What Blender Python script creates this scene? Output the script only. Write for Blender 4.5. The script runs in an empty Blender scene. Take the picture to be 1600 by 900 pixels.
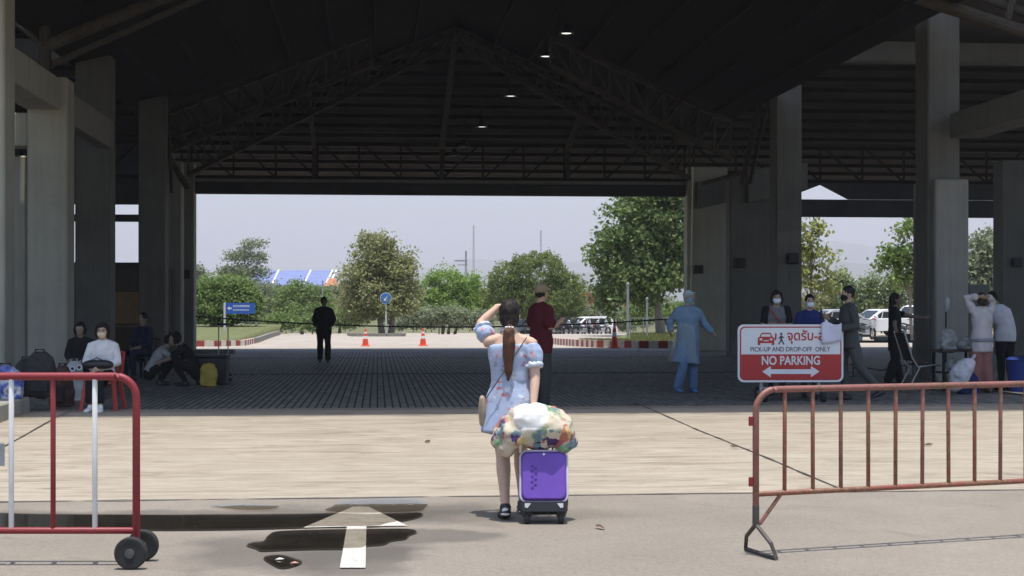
import bpy, bmesh, math, random
import numpy as np
from mathutils import Vector, Matrix, noise
R = math.radians
random.seed(7)
np.random.seed(7)
sc = bpy.context.scene
COL = sc.collection
# ---------------------------------------------------------------- camera, sky, sun, exposure
F, HOR, CAMH = 2311.0, 472.0, 1.62           # focal length in photo pixels, horizon row, eye height
TH = math.atan((800 - 590) / F)              # camera turned to the right of the building's axis
cam = bpy.data.cameras.new('camera')
cam.sensor_width = 36
cam.lens = F / 1600 * 36
cam.shift_y = (HOR - 450) / 1600
cam.clip_start, cam.clip_end = 0.1, 20000
camo = bpy.data.objects.new('camera', cam)
COL.objects.link(camo)
camo.location = (0, 0, CAMH)
camo.rotation_euler = (R(90), 0, -TH)
sc.camera = camo

SUN_EL = 83.0
world = bpy.data.worlds.new('World')
sc.world = world
world.use_nodes = True
wn = world.node_tree.nodes
sky = wn.new('ShaderNodeTexSky')
sky.sky_type = 'NISHITA'
sky.sun_disc = False
sky.sun_elevation = R(SUN_EL)
sky.sun_rotation = R(180)
sky.air_density = 1.0
sky.dust_density = 2.0
sky.ozone_density = 2.2
wn['Background'].inputs[1].default_value = 0.15
world.node_tree.links.new(sky.outputs[0], wn['Background'].inputs[0])

sl = bpy.data.lights.new('sun', 'SUN')
sl.energy = 3.4
sl.angle = R(0.53)
sl.color = (1.0, 0.95, 0.87)
so = bpy.data.objects.new('sun', sl)
COL.objects.link(so)
so.location = (0, -5, 40)
so.rotation_euler = (R(90 - SUN_EL), 0, R(8))

sc.view_settings.view_transform = 'Standard'
sc.view_settings.look = 'None'
sc.view_settings.exposure = 0.65
sc.view_settings.gamma = 1
sc.view_settings.use_curve_mapping = False
sc.render.engine = 'CYCLES'
sc.cycles.max_bounces = 8
sc.cycles.diffuse_bounces = 5
sc.cycles.glossy_bounces = 4
sc.cycles.transparent_max_bounces = 8
sc.cycles.volume_bounces = 0
sc.cycles.caustics_reflective = False
sc.cycles.caustics_refractive = False
sc.cycles.use_denoising = True
sc.cycles.sample_clamp_indirect = 6

# ---------------------------------------------------------------- helpers
FWD = Vector((math.sin(TH), math.cos(TH), 0))
RGT = Vector((math.cos(TH), -math.sin(TH), 0))

def g(Y):                                    # height of the ground along the building's axis
    prof = [(-60, 0), (12.3, 0), (20.3, 0.13), (49.5, 0.0), (61, -0.16), (86, -0.25), (104, -1.1), (9000, -1.1)]
    for (a, za), (b, zb) in zip(prof, prof[1:]):
        if Y <= b:
            return za + (zb - za) * (Y - a) / (b - a)
    return -1.1

def W(px, py, d):                            # the point at depth d seen along a direction
    return Vector((0, 0, CAMH)) + FWD * d + RGT * ((px - 800) * d / F) + Vector((0, 0, (HOR - py) * d / F))

def D(px, d, z=None):                        # a point on the ground (or at height z) at depth d
    p = W(px, HOR, d)
    p.z = g(p.y) if z is None else z
    return p

def G(px, py):                               # where a direction meets the ground
    d = 12.0
    for _ in range(60):
        z = g(W(px, HOR, d).y)
        d = 0.5 * d + 0.5 * F * (CAMH - z) / (py - HOR)
    return D(px, d)

def Xat(px, Y):
    return Y * math.tan(math.atan((px - 800) / F) + TH)

def Zat(px, py, Y):
    X = Xat(px, Y)
    d = X * math.sin(TH) + Y * math.cos(TH)
    return CAMH + (HOR - py) * d / F

def lerp(a, b, t):
    return a + (b - a) * t

class MB:
    def __init__(s):
        s.v, s.f = [], []
    def add(s, vs, fs):
        o = len(s.v)
        s.v += [tuple(v) for v in vs]
        s.f += [tuple(i + o for i in f) for f in fs]
        return s
    def box(s, x0, x1, y0, y1, z0, z1):
        vs = [(x0, y0, z0), (x1, y0, z0), (x1, y1, z0), (x0, y1, z0), (x0, y0, z1), (x1, y0, z1), (x1, y1, z1), (x0, y1, z1)]
        return s.add(vs, [(0, 3, 2, 1), (4, 5, 6, 7), (0, 1, 5, 4), (1, 2, 6, 5), (2, 3, 7, 6), (3, 0, 4, 7)])
    def bbox(s, x0, x1, y0, y1, z0, z1, b=0.01):   # box with chamfered vertical and top edges
        b = min(b, abs(x1 - x0) * .45, abs(y1 - y0) * .45, abs(z1 - z0) * .45)
        def ring(x0, x1, y0, y1, z, c):
            return [(x0 + c, y0, z), (x1 - c, y0, z), (x1, y0 + c, z), (x1, y1 - c, z), (x1 - c, y1, z), (x0 + c, y1, z), (x0, y1 - c, z), (x0, y0 + c, z)]
        vs = ring(x0 + b, x1 - b, y0 + b, y1 - b, z0, b * .4) + ring(x0, x1, y0, y1, z0 + b, b) + ring(x0, x1, y0, y1, z1 - b, b) + ring(x0 + b, x1 - b, y0 + b, y1 - b, z1, b * .4)
        fs = [tuple(range(7, -1, -1)), tuple(range(24, 32))]
        for k in range(3):
            for i in range(8):
                j = (i + 1) % 8
                fs.append((k * 8 + i, k * 8 + j, k * 8 + 8 + j, k * 8 + 8 + i))
        return s.add(vs, fs)
    def bar(s, p0, p1, w, h=None, up=(0, 0, 1)):
        h = w if h is None else h
        p0, p1 = Vector(p0), Vector(p1)
        t = (p1 - p0).normalized()
        u = Vector(up)
        if abs(t.dot(u)) > .98:
            u = Vector((0, 1, 0))
        a = t.cross(u).normalized() * w / 2
        b = a.cross(t).normalized() * h / 2
        vs = [p + q for p in (p0, p1) for q in (-a - b, a - b, a + b, -a + b)]
        return s.add(vs, [(0, 1, 2, 3), (7, 6, 5, 4), (0, 4, 5, 1), (1, 5, 6, 2), (2, 6, 7, 3), (3, 7, 4, 0)])
    def tube(s, pts, r, n=10, ref=(1, 0, 0), cap=True):   # r: number, list, or list of (ra, rb)
        pts = [Vector(p) for p in pts]
        m = len(pts)
        if not isinstance(r, (list, tuple)):
            r = [r] * m
        vs, fs = [], []
        for i, p in enumerate(pts):
            t = (pts[min(i + 1, m - 1)] - pts[max(i - 1, 0)])
            t = t.normalized() if t.length > 1e-9 else Vector((0, 0, 1))
            a = Vector(ref) - t * Vector(ref).dot(t)
            if a.length < .15:
                a = Vector((0, 1, 0)) - t * t.y
            if a.length < .15:
                a = Vector((0, 0, 1)) - t * t.z
            a.normalize()
            b = t.cross(a)
            ra, rb = r[i] if isinstance(r[i], (list, tuple)) else (r[i], r[i])
            for k in range(n):
                q = 2 * math.pi * k / n
                vs.append(p + a * (ra * math.cos(q)) + b * (rb * math.sin(q)))
        for i in range(m - 1):
            for k in range(n):
                j = (k + 1) % n
                fs.append((i * n + k, i * n + j, (i + 1) * n + j, (i + 1) * n + k))
        if cap:
            for i, sgn in ((0, -1), (m - 1, 1)):
                ra = r[i][0] if isinstance(r[i], (list, tuple)) else r[i]
                rb = r[i][1] if isinstance(r[i], (list, tuple)) else r[i]
                e = (pts[1] - pts[0]).normalized() * -1 if i == 0 else (pts[-1] - pts[-2]).normalized()
                base = len(vs)
                c = pts[i]
                for k in range(n):
                    vs.append(c + (Vector(vs[i * n + k]) - c) * .62 + e * min(ra, rb) * .62 * (cap if isinstance(cap, float) else 1))
                vs.append(c + e * min(ra, rb) * .85 * (cap if isinstance(cap, float) else 1))
                for k in range(n):
                    j = (k + 1) % n
                    A = (i * n + k, i * n + j, base + j, base + k)
                    B = (base + k, base + j, base + n)
                    fs += [A, B] if sgn > 0 else [A[::-1], B[::-1]]
        return s.add(vs, fs)
    def cyl(s, p0, p1, r, n=16):
        return s.tube([p0, p1], r, n, cap=0.02)
    def ell(s, c, r, n=14, m=9, rot=None):
        c = Vector(c)
        vs, fs = [], []
        for i in range(1, m):
            ph = math.pi * i / m
            for k in range(n):
                q = 2 * math.pi * k / n
                p = Vector((r[0] * math.sin(ph) * math.cos(q), r[1] * math.sin(ph) * math.sin(q), r[2] * math.cos(ph)))
                vs.append(c + (rot @ p if rot else p))
        for zz in (1, -1):
            p = Vector((0, 0, r[2] * zz))
            vs.append(c + (rot @ p if rot else p))
        T, B = len(vs) - 2, len(vs) - 1
        for i in range(m - 2):
            for k in range(n):
                j = (k + 1) % n
                fs.append((i * n + k, (i + 1) * n + k, (i + 1) * n + j, i * n + j))
        for k in range(n):
            j = (k + 1) % n
            fs.append((T, k, j))
            fs.append((B, (m - 2) * n + j, (m - 2) * n + k))
        return s.add(vs, fs)
    def lathe(s, prof, c=(0, 0, 0), n=20, axis='z'):
        vs, fs = [], []
        for (r, z) in prof:
            for k in range(n):
                q = 2 * math.pi * k / n
                p = (r * math.cos(q), r * math.sin(q), z)
                if axis == 'x': p = (p[2], p[0], p[1])
                if axis == 'y': p = (p[0], p[2], p[1])
                vs.append((p[0] + c[0], p[1] + c[1], p[2] + c[2]))
        for i in range(len(prof) - 1):
            for k in range(n):
                j = (k + 1) % n
                fs.append((i * n + k, i * n + j, (i + 1) * n + j, (i + 1) * n + k))
        return s.add(vs, fs)
    def prism(s, poly, d0, d1, plane='xz'):       # outline extruded between two depths
        n = len(poly)
        def mk(p, d):
            return {'xz': (p[0], d, p[1]), 'xy': (p[0], p[1], d), 'yz': (d, p[0], p[1])}[plane]
        vs = [mk(p, d0) for p in poly] + [mk(p, d1) for p in poly]
        fs = [tuple(range(n)), tuple(range(2 * n - 1, n - 1, -1))]
        for i in range(n):
            j = (i + 1) % n
            fs.append((i, i + n, j + n, j))
        return s.add(vs, fs)
    def build(s, name, m, parent=None, smooth=False, world=False, fix=True, loc=None):
        me = bpy.data.meshes.new(name)
        off = Vector((0, 0, 0))
        if world and parent is not None:
            q = parent
            while q is not None:
                off += q.location
                q = q.parent
        vs = [tuple(Vector(v) - off) for v in s.v] if off.length else s.v
        me.from_pydata(vs, [], s.f)
        if fix:
            bm = bmesh.new()
            bm.from_mesh(me)
            bmesh.ops.recalc_face_normals(bm, faces=bm.faces)
            bm.to_mesh(me)
            bm.free()
        if smooth:
            me.polygons.foreach_set('use_smooth', [True] * len(me.polygons))
            if smooth != 'all':
                me.set_sharp_from_angle(angle=R(42))
        me.materials.append(m)
        o = bpy.data.objects.new(name, me)
        COL.objects.link(o)
        if parent is not None:
            o.parent = parent
        if loc is not None:
            o.location = loc
        return o

def tag(o, label=None, cat=None, group=None, kind=None):
    for k, v in (('label', label), ('category', cat), ('group', group), ('kind', kind)):
        if v:
            o[k] = v
    return o

def thing(name, label, cat, loc=(0, 0, 0), rz=0, group=None):
    o = bpy.data.objects.new(name, None)
    COL.objects.link(o)
    o.empty_display_size = .2
    o.location = loc
    o.rotation_euler = (0, 0, rz)
    return tag(o, label, cat, group)

def dup(root, loc, rz=0, label=None, parent=None):
    c = root.copy()
    COL.objects.link(c)
    if parent is not None:
        c.parent = parent
    else:
        c.location = loc
        c.rotation_euler = (0, 0, rz)
        if label:
            c['label'] = label
    for ch in [o for o in root.children]:
        dup(ch, None, parent=c)
    return c

BENCH = bpy.data.scenes.new('bench')         # scratch scene where shapes are worked out, removed at the end
def evaluated(o):
    BENCH.collection.objects.link(o)
    with bpy.context.temp_override(scene=BENCH, view_layer=BENCH.view_layers[0]):
        dg = bpy.context.evaluated_depsgraph_get()
        me = bpy.data.meshes.new_from_object(o.evaluated_get(dg))
    BENCH.collection.objects.unlink(o)
    return me

# ---------------------------------------------------------------- materials
def newmat(name):
    m = bpy.data.materials.new(name)
    m.use_nodes = True
    nt = m.node_tree
    return m, nt, nt.nodes['Principled BSDF'], nt.links

def coords(nt, scale=(1, 1, 1), kind='Object'):
    tc = nt.nodes.new('ShaderNodeTexCoord')
    mp = nt.nodes.new('ShaderNodeMapping')
    mp.inputs['Scale'].default_value = scale
    nt.links.new(tc.outputs[kind], mp.inputs[0])
    return mp.outputs[0]

def noise_node(nt, vec, scale, detail=4, rough=.6, dist=0):
    n = nt.nodes.new('ShaderNodeTexNoise')
    n.inputs['Scale'].default_value = scale
    n.inputs['Detail'].default_value = detail
    n.inputs['Roughness'].default_value = rough
    n.inputs['Distortion'].default_value = dist
    nt.links.new(vec, n.inputs['Vector'])
    return n.outputs['Fac']

def ramp(nt, fac, stops):
    r = nt.nodes.new('ShaderNodeValToRGB')
    el = r.color_ramp.elements
    while len(el) < len(stops):
        el.new(.5)
    for e, (p, c) in zip(el, stops):
        e.position = p
        e.color = (c[0], c[1], c[2], 1) if not isinstance(c, (int, float)) else (c, c, c, 1)
    nt.links.new(fac, r.inputs[0])
    return r.outputs[0]

def mixc(nt, fac, a, b, mode='MIX'):
    n = nt.nodes.new('ShaderNodeMix')
    n.data_type = 'RGBA'
    n.blend_type = mode
    for k, v in ((0, fac), (6, a), (7, b)):
        if isinstance(v, (int, float)):
            n.inputs[k].default_value = v
        elif isinstance(v, (tuple, list)):
            n.inputs[k].default_value = (v[0], v[1], v[2], 1)
        else:
            nt.links.new(v, n.inputs[k])
    return n.outputs[2]

def bump(nt, p, h, strength=.3, dist=.01):
    b = nt.nodes.new('ShaderNodeBump')
    b.inputs['Strength'].default_value = strength
    b.inputs['Distance'].default_value = dist
    nt.links.new(h, b.inputs['Height'])
    nt.links.new(b.outputs[0], p.inputs['Normal'])

_mc = {}
def M(color, rough=.6, var=.18, scale=6, metal=0, bmp=0.0, bscale=None, name=None, spec=.5, grime=None):
    key = (tuple(color), rough, var, scale, metal, bmp, spec, grime)
    if key in _mc:
        return _mc[key]
    m, nt, p, L = newmat(name or 'mat')
    v = coords(nt)
    n = noise_node(nt, v, scale)
    lo = tuple(c * (1 - var) for c in color)
    hi = tuple(min(1, c * (1 + var)) for c in color)
    c = ramp(nt, n, [(.3, lo), (.7, hi)])
    if grime:
        n2 = noise_node(nt, v, grime[1], 6, .7)
        c = mixc(nt, ramp(nt, n2, [(grime[2], 0), (grime[2] + .12, 1)]), c, grime[0])
    L.new(c, p.inputs['Base Color'])
    p.inputs['Roughness'].default_value = rough
    p.inputs['Metallic'].default_value = metal
    p.inputs['Specular IOR Level'].default_value = spec
    if bmp:
        bump(nt, p, noise_node(nt, v, bscale or scale * 4, 5), bmp)
    _mc[key] = m
    return m

def mat_road():
    m, nt, p, L = newmat('road_concrete')
    v = coords(nt)
    big = noise_node(nt, v, .35, 5, .6, .4)
    mid = noise_node(nt, v, 2.2, 6, .7)
    fine = noise_node(nt, v, 95, 3, .7)
    c = ramp(nt, big, [(.3, (.215, .188, .153)), (.7, (.288, .256, .212))])
    c = mixc(nt, ramp(nt, mid, [(.35, .0), (.75, .55)]), c, (.205, .178, .145))
    c = mixc(nt, 1.0, c, ramp(nt, fine, [(.25, .66), (.5, 1.0), (.78, 1.25)]), 'MULTIPLY')
    spk = noise_node(nt, v, 26, 5, .8)
    c = mixc(nt, 1.0, c, ramp(nt, spk, [(.30, .74), (.5, 1.0), (.7, 1.14)]), 'MULTIPLY')
    oil = noise_node(nt, v, 1.1, 3, .5, 1.2)
    c = mixc(nt, ramp(nt, oil, [(.64, 0), (.74, .4)]), c, (.13, .115, .098))
    # damp stains round the puddles
    gp = nt.nodes.new('ShaderNodeNewGeometry').outputs['Position']
    wob = nt.nodes.new('ShaderNodeTexNoise')
    wob.inputs['Scale'].default_value = 1.7
    wob.inputs['Detail'].default_value = 5
    L.new(gp, wob.inputs['Vector'])
    ad = nt.nodes.new('ShaderNodeVectorMath')
    ad.operation = 'MULTIPLY_ADD'
    L.new(wob.outputs['Color'], ad.inputs[0])
    ad.inputs[1].default_value = (1.3, .7, 0)
    L.new(gp, ad.inputs[2])
    for (px, py, rx, ry) in ((470, 860, 1.0, .85), (560, 878, .55, .7), (150, 812, 4.6, .55), (620, 797, 1.0, .55), (640, 838, .7, .45)):
        c0 = G(px, py)
        mp = nt.nodes.new('ShaderNodeMapping')
        mp.vector_type = 'TEXTURE'
        mp.inputs['Location'].default_value = (c0.x + .65, c0.y + .35, 0)
        mp.inputs['Scale'].default_value = (rx, ry, 1e6)
        L.new(ad.outputs[0], mp.inputs[0])
        ln = nt.nodes.new('ShaderNodeVectorMath')
        ln.operation = 'LENGTH'
        L.new(mp.outputs[0], ln.inputs[0])
        c = mixc(nt, ramp(nt, ln.outputs['Value'], [(.62, .62), (1.0, 0)]), c, (.085, .076, .065))
    L.new(c, p.inputs['Base Color'])
    p.inputs['Roughness'].default_value = .85
    p.inputs['Specular IOR Level'].default_value = .3
    bump(nt, p, fine, .35, .004)
    return m

def mat_ramp():
    m, nt, p, L = newmat('broomed_concrete')
    v = coords(nt, (.30, 1.5, 1))
    v2 = coords(nt)
    st = noise_node(nt, v, 2.6, 9, .72, 1.6)
    fine = noise_node(nt, coords(nt, (.5, 5, 1)), 30, 4, .7)
    big = noise_node(nt, v2, .5, 5, .6)
    c = ramp(nt, st, [(.32, (.17, .142, .105)), (.42, (.295, .253, .197)), (.56, (.385, .338, .268)), (.74, (.45, .40, .325))])
    c = mixc(nt, ramp(nt, big, [(.40, 0), (.75, .4)]), c, (.33, .288, .225))
    c = mixc(nt, 1.0, c, ramp(nt, fine, [(.25, .78), (.55, 1.0), (.8, 1.15)]), 'MULTIPLY')
    L.new(c, p.inputs['Base Color'])
    p.inputs['Roughness'].default_value = .9
    p.inputs['Specular IOR Level'].default_value = .25
    bump(nt, p, st, .4, .012)
    return m

def mat_paver(rand='island'):
    m, nt, p, L = newmat('paver_' + rand)
    v = coords(nt, kind='Object')
    if rand == 'island':
        r = nt.nodes.new('ShaderNodeNewGeometry').outputs['Random Per Island']
    else:
        r = nt.nodes.new('ShaderNodeObjectInfo').outputs['Random']
    c = ramp(nt, r, [(0, (.095, .09, .08)), (.4, (.148, .14, .127)), (.8, (.185, .175, .158)), (1, (.25, .235, .21))])
    gp = nt.nodes.new('ShaderNodeNewGeometry')
    n = noise_node(nt, gp.outputs['Position'], .7, 6, .65)
    c = mixc(nt, ramp(nt, n, [(.35, 0), (.7, .6)]), c, (.13, .125, .12))
    L.new(c, p.inputs['Base Color'])
    p.inputs['Roughness'].default_value = .62
    bump(nt, p, noise_node(nt, gp.outputs['Position'], 60), .3, .004)
    return m

def mat_conc(name, a, b, streak=.5):
    m, nt, p, L = newmat(name)
    v = coords(nt)
    n = noise_node(nt, v, .9, 6, .65, .3)
    st = noise_node(nt, coords(nt, (3, 3, .16)), 2.2, 5, .7)
    c = ramp(nt, n, [(.3, a), (.7, b)])
    c = mixc(nt, ramp(nt, st, [(.45, 0), (.8, streak)]), c, tuple(x * .55 for x in a))
    L.new(c, p.inputs['Base Color'])
    p.inputs['Roughness'].default_value = .8
    bump(nt, p, noise_node(nt, v, 18, 6), .2, .006)
    return m

def mat_leaf(name, dark, light, trans=.35, hueflip=None):
    m, nt, p, L = newmat(name)
    nd = nt.nodes
    r = nd.new('ShaderNodeNewGeometry').outputs['Random Per Island']
    stops = [(0, dark), (.75, light)]
    stops.append((1.0, hueflip if hueflip else tuple(min(1, c * 1.35) for c in light)))
    c = ramp(nt, r, stops)
    L.new(c, p.inputs['Base Color'])
    p.inputs['Roughness'].default_value = .5
    p.inputs['Specular IOR Level'].default_value = .35
    t = nd.new('ShaderNodeBsdfTranslucent')
    L.new(c, t.inputs[0])
    mx = nd.new('ShaderNodeMixShader')
    mx.inputs[0].default_value = trans
    L.new(p.outputs[0], mx.inputs[1])
    L.new(t.outputs[0], mx.inputs[2])
    L.new(mx.outputs[0], nd['Material Output'].inputs[0])
    return m

def mat_water():
    m, nt, p, L = newmat('puddle_water')
    nd = nt.nodes
    fr = nd.new('ShaderNodeFresnel')
    fr.inputs[0].default_value = 1.33
    gl = nd.new('ShaderNodeBsdfGlossy')
    gl.inputs['Roughness'].default_value = .01
    tr = nd.new('ShaderNodeBsdfTransparent')
    tr.inputs[0].default_value = (.8, .78, .74, 1)
    mx = nd.new('ShaderNodeMixShader')
    b = nd.new('ShaderNodeBump')
    b.inputs['Strength'].default_value = .012
    b.inputs['Distance'].default_value = .01
    L.new(noise_node(nt, coords(nt), 5, 2), b.inputs['Height'])
    for q in (fr, gl):
        L.new(b.outputs[0], q.inputs['Normal'])
    L.new(fr.outputs[0], mx.inputs[0])
    L.new(tr.outputs[0], mx.inputs[1])
    L.new(gl.outputs[0], mx.inputs[2])
    L.new(mx.outputs[0], nd['Material Output'].inputs[0])
    return m

def mat_rust(a, b, thresh):                  # red enamel with rust or primer showing through
    m, nt, p, L = newmat('chipped_enamel')
    v = coords(nt)
    n = noise_node(nt, v, 9, 8, .75, .5)
    n2 = noise_node(nt, v, 40, 4, .7)
    c = ramp(nt, n2, [(.3, tuple(x * .8 for x in a)), (.7, a)])
    c = mixc(nt, ramp(nt, n, [(thresh, 0), (thresh + .07, 1)]), c, ramp(nt, n2, [(.3, tuple(x * .45 for x in b)), (.6, b), (.8, tuple(min(1, x * 1.7) for x in b))]))
    L.new(c, p.inputs['Base Color'])
    p.inputs['Roughness'].default_value = .5
    bump(nt, p, n, .25, .003)
    return m

def mat_floral(base, cols, scale, warp=.6, cover=.5, name='floral_print'):
    m, nt, p, L = newmat(name)
    v = coords(nt)
    wn_ = nt.nodes.new('ShaderNodeTexNoise')
    wn_.inputs['Scale'].default_value = scale * .9
    L.new(v, wn_.inputs['Vector'])
    add = nt.nodes.new('ShaderNodeVectorMath')
    add.operation = 'MULTIPLY_ADD'
    L.new(wn_.outputs['Color'], add.inputs[0])
    add.inputs[1].default_value = (warp / scale * 1.0,) * 3
    L.new(v, add.inputs[2])
    vo = nt.nodes.new('ShaderNodeTexVoronoi')
    vo.inputs['Scale'].default_value = scale
    L.new(add.outputs[0], vo.inputs['Vector'])
    sep = nt.nodes.new('ShaderNodeSeparateColor')
    L.new(vo.outputs['Color'], sep.inputs[0])
    stops = [(i / len(cols), c) for i, c in enumerate(cols)]
    cr = nt.nodes.new('ShaderNodeValToRGB')
    cr.color_ramp.interpolation = 'CONSTANT'
    el = cr.color_ramp.elements
    while len(el) < len(stops):
        el.new(.5)
    for e, (q, c) in zip(el, stops):
        e.position = q
        e.color = (*c, 1)
    L.new(sep.outputs[0], cr.inputs[0])
    mask = ramp(nt, vo.outputs['Distance'], [(cover * .8, 1), (cover, 0)])
    n3 = noise_node(nt, v, scale * .45, 3)
    patch = ramp(nt, n3, [(.44, 0), (.52, 1)])
    fac = mixc(nt, 1.0, mask, patch, 'MULTIPLY')
    L.new(mixc(nt, fac, base, cr.outputs[0]), p.inputs['Base Color'])
    p.inputs['Roughness'].default_value = .85
    p.inputs['Specular IOR Level'].default_value = .2
    return m
# ---------------------------------------------------------------- the setting
m_road, m_ramp = mat_road(), mat_ramp()
m_floor = M((.14, .132, .12), .7, .2, 1.2, bmp=.2, bscale=30, name='floor_concrete')
m_joint = M((.035, .032, .028), .9, .3, 8, name='joint_dark')
m_backroad = M((.37, .325, .27), .85, .14, .5, bmp=.15, bscale=40, name='lot_concrete', grime=((.27, .25, .22), .25, .55))
m_grass = M((.11, .125, .035), .9, .3, 3, bmp=.3, name='dry_grass', grime=((.17, .145, .06), 1.2, .55))
m_earth = M((.13, .13, .055), .95, .3, .2, name='earth')

def strip(name, Ys, x0, x1, m, dz=0.0, nx=1):
    b = MB()
    xs = [lerp(x0, x1, i / nx) for i in range(nx + 1)]
    vs = [(x, y, g(y) + dz) for y in Ys for x in xs]
    n = nx + 1
    fs = [(j * n + i, j * n + i + 1, (j + 1) * n + i + 1, (j + 1) * n + i) for j in range(len(Ys) - 1) for i in range(nx)]
    o = b.add(vs, fs).build(name, m)
    return tag(o, kind='structure')

strip('ground', [-200, -21, 12, 20, 50, 61, 86, 95, 104, 300, 9500], -7000, 7000, m_earth, -.07)
strip('road', [-20, 4, 12.3], -60, 60, m_road)
ramp_o = strip('ramp', [12.3, 14, 17, 20.3, 20.95], -60, 60, m_ramp)
strip('parking_lot', [52.8, 57, 61, 70, 86, 95, 104, 130], -90, 120, m_backroad)
XL, XR, XC = -6.15, 10.45, 2.15
PY0, PY1 = 20.98, 47.7
fl = MB()
def fq(x0, x1, y0, y1, dz):
    fl.add([(x0, y0, g(y0) + dz), (x1, y0, g(y0) + dz), (x1, y1, g(y1) + dz), (x0, y1, g(y1) + dz)], [(0, 1, 2, 3)])
fq(-60, XL, 20.95, 52.8, 0)
fq(XR, 60, 20.95, 52.8, 0)
fq(XL, XR, PY1 + .02, 49.5, 0)
fq(XL, XR, 49.5, 52.8, 0)
floor_o = tag(fl.build('pavilion_floor', m_floor), kind='structure')
pb = MB()
y0_, y1_ = 20.95, PY1 + .02
pb.add([(XL, y0_, g(y0_) - .016), (XR, y0_, g(y0_) - .016), (XR, y1_, g(y1_) - .016), (XL, y1_, g(y1_) - .016)], [(0, 1, 2, 3)])
pb.build('bedding_sand', m_joint, floor_o)
# block paving: long joints run with the building, ends staggered
m_pv_i, m_pv_o = mat_paver('island'), mat_paver('object')
PW, PL = .11, .22
ncol = int((XR - XL) / PW)
stuff = MB()
def paver(b, x, y, w, l, z, zt):
    e, c = .004, .006
    b.add([(x, y, z), (x + w, y, z), (x + w, y + l, z + zt), (x, y + l, z + zt),
           (x + c, y + c, z + e), (x + w - c, y + c, z + e), (x + w - c, y + l - c, z + zt + e), (x + c, y + l - c, z + zt + e)],
          [(4, 5, 6, 7), (0, 1, 5, 4), (1, 2, 6, 5), (2, 3, 7, 6), (3, 0, 4, 7)])
one = MB()
paver(one, 0, 0, PW - .024, PL - .010, -.008, 0)
pv_mesh = None
rows = int((PY1 - PY0) / PL)
dz_row = (g(PY0 + PL) - g(PY0))
for r in range(rows):
    for c in range(ncol):
        y = PY0 + r * PL + (PL / 2 if c % 2 else 0)
        if abs(y - 31.9) < .2 or abs(y - 42.2) < .2 or y + PL > PY1 + .01:
            continue
        x = XL + c * PW
        dz = random.uniform(-.002, .002)
        if r < 2 and pv_mesh is None:
            o = one.build('paver', m_pv_o, floor_o)
            pv_mesh = o.data
            o.location = (x, y, g(y) + dz)
        elif r < 2:
            o = bpy.data.objects.new('paver', pv_mesh)
            COL.objects.link(o)
            o.parent = floor_o
            o.location = (x, y, g(y) + dz)
        else:
            paver(stuff, x, y, PW - .024, PL - .010, g(y) - .008 + dz, g(y + PL) - g(y))
tag(stuff.build('paver_field', m_pv_i, floor_o, fix=False), kind='stuff')
for yd in (31.9, 42.2):                      # drain channels across the floor
    b = MB()
    b.box(XL, XR, yd - .06, yd + .14, g(yd) - .012, g(yd) - .009)
    b.build('drain_channel', m_joint, floor_o)

# joints in the ramp and the dirty gutter line at its foot
def ribbon(name, pts, w, m, dz, parent=None, jag=.0):
    b = MB()
    P = []
    for a, c in zip(pts, pts[1:]):
        n = max(2, int((Vector(c) - Vector(a)).length / .12))
        P += [Vector(a).lerp(Vector(c), i / n) for i in range(n)]
    P.append(Vector(pts[-1]))
    vs, fs = [], []
    for i, p in enumerate(P):
        t = (P[min(i + 1, len(P) - 1)] - P[max(i - 1, 0)]).normalized()
        s = Vector((-t.y, t.x, 0))
        ww = w * (1 + jag * (noise.noise(p * 3.1) * 1.6)) / 2
        of = s * (jag * .35 * w * noise.noise(p * 1.3 + Vector((9, 2, 0))))
        for q in (p + s * ww + of, p - s * ww + of):
            vs.append((q.x, q.y, g(q.y) + dz))
        if i:
            k = 2 * i
            fs.append((k - 2, k - 1, k + 1, k))
    return b.add(vs, fs).build(name, m, parent)
ribbon('joint', [G(989, 630), G(1090, 672), G(1180, 708), G(1312, 764)], .028, m_joint, .004, ramp_o, .7)
ribbon('joint', [G(112, 643), G(89, 652), G(23, 689), G(-60, 735)], .026, m_joint, .004, ramp_o, .6)
ribbon('joint', [Vector((-7, 12.3, 0)), Vector((9, 12.3, 0))], .05, M((.10, .092, .08), .9, .4, 6), .004, ramp_o, 1.1)
ribbon('joint', [Vector((-7, 20.62, 0)), Vector((11, 20.62, 0))], .03, m_joint, .004, ramp_o, .4)
ribbon('joint', [Vector((-7, 19.6, 0)), Vector((0, 19.62, 0)), Vector((11, 19.6, 0))], .02, M((.12, .11, .09), .9, .3, 6), .004, ramp_o, .9)

def sheet(name, px_pts, z, m, jitter=.03, sub=10, parent=None, smoothn=2):
    pts = [G(*p) for p in px_pts]
    n = len(pts)
    out = []
    for i in range(n):                       # closed Catmull-Rom outline
        p0, p1, p2, p3 = pts[i - 1], pts[i], pts[(i + 1) % n], pts[(i + 2) % n]
        for k in range(sub):
            t = k / sub
            q = .5 * ((2 * p1) + (p2 - p0) * t + (2 * p0 - 5 * p1 + 4 * p2 - p3) * t * t + (3 * p1 - p0 - 3 * p2 + p3) * t ** 3)
            q = q + Vector((noise.noise(q * 2.3) * jitter * 1.6, noise.noise(q * 2.1 + Vector((5, 5, 0))) * jitter, 0))
            out.append((q.x, q.y, z))
    b = MB().add(out, [tuple(range(len(out)))])
    o = b.build(name, m, parent)
    bm = bmesh.new()
    bm.from_mesh(o.data)
    bmesh.ops.triangulate(bm, faces=bm.faces)
    for f in bm.faces:
        if f.normal.z < 0:
            f.normal_flip()
    bm.to_mesh(o.data)
    bm.free()
    return o
m_wet = M((.026, .023, .019), .35, .3, 3, name='soaked_silt', grime=((.05, .043, .035), 5, .6))
m_water = mat_water()
road_o = bpy.data.objects['road']
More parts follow.
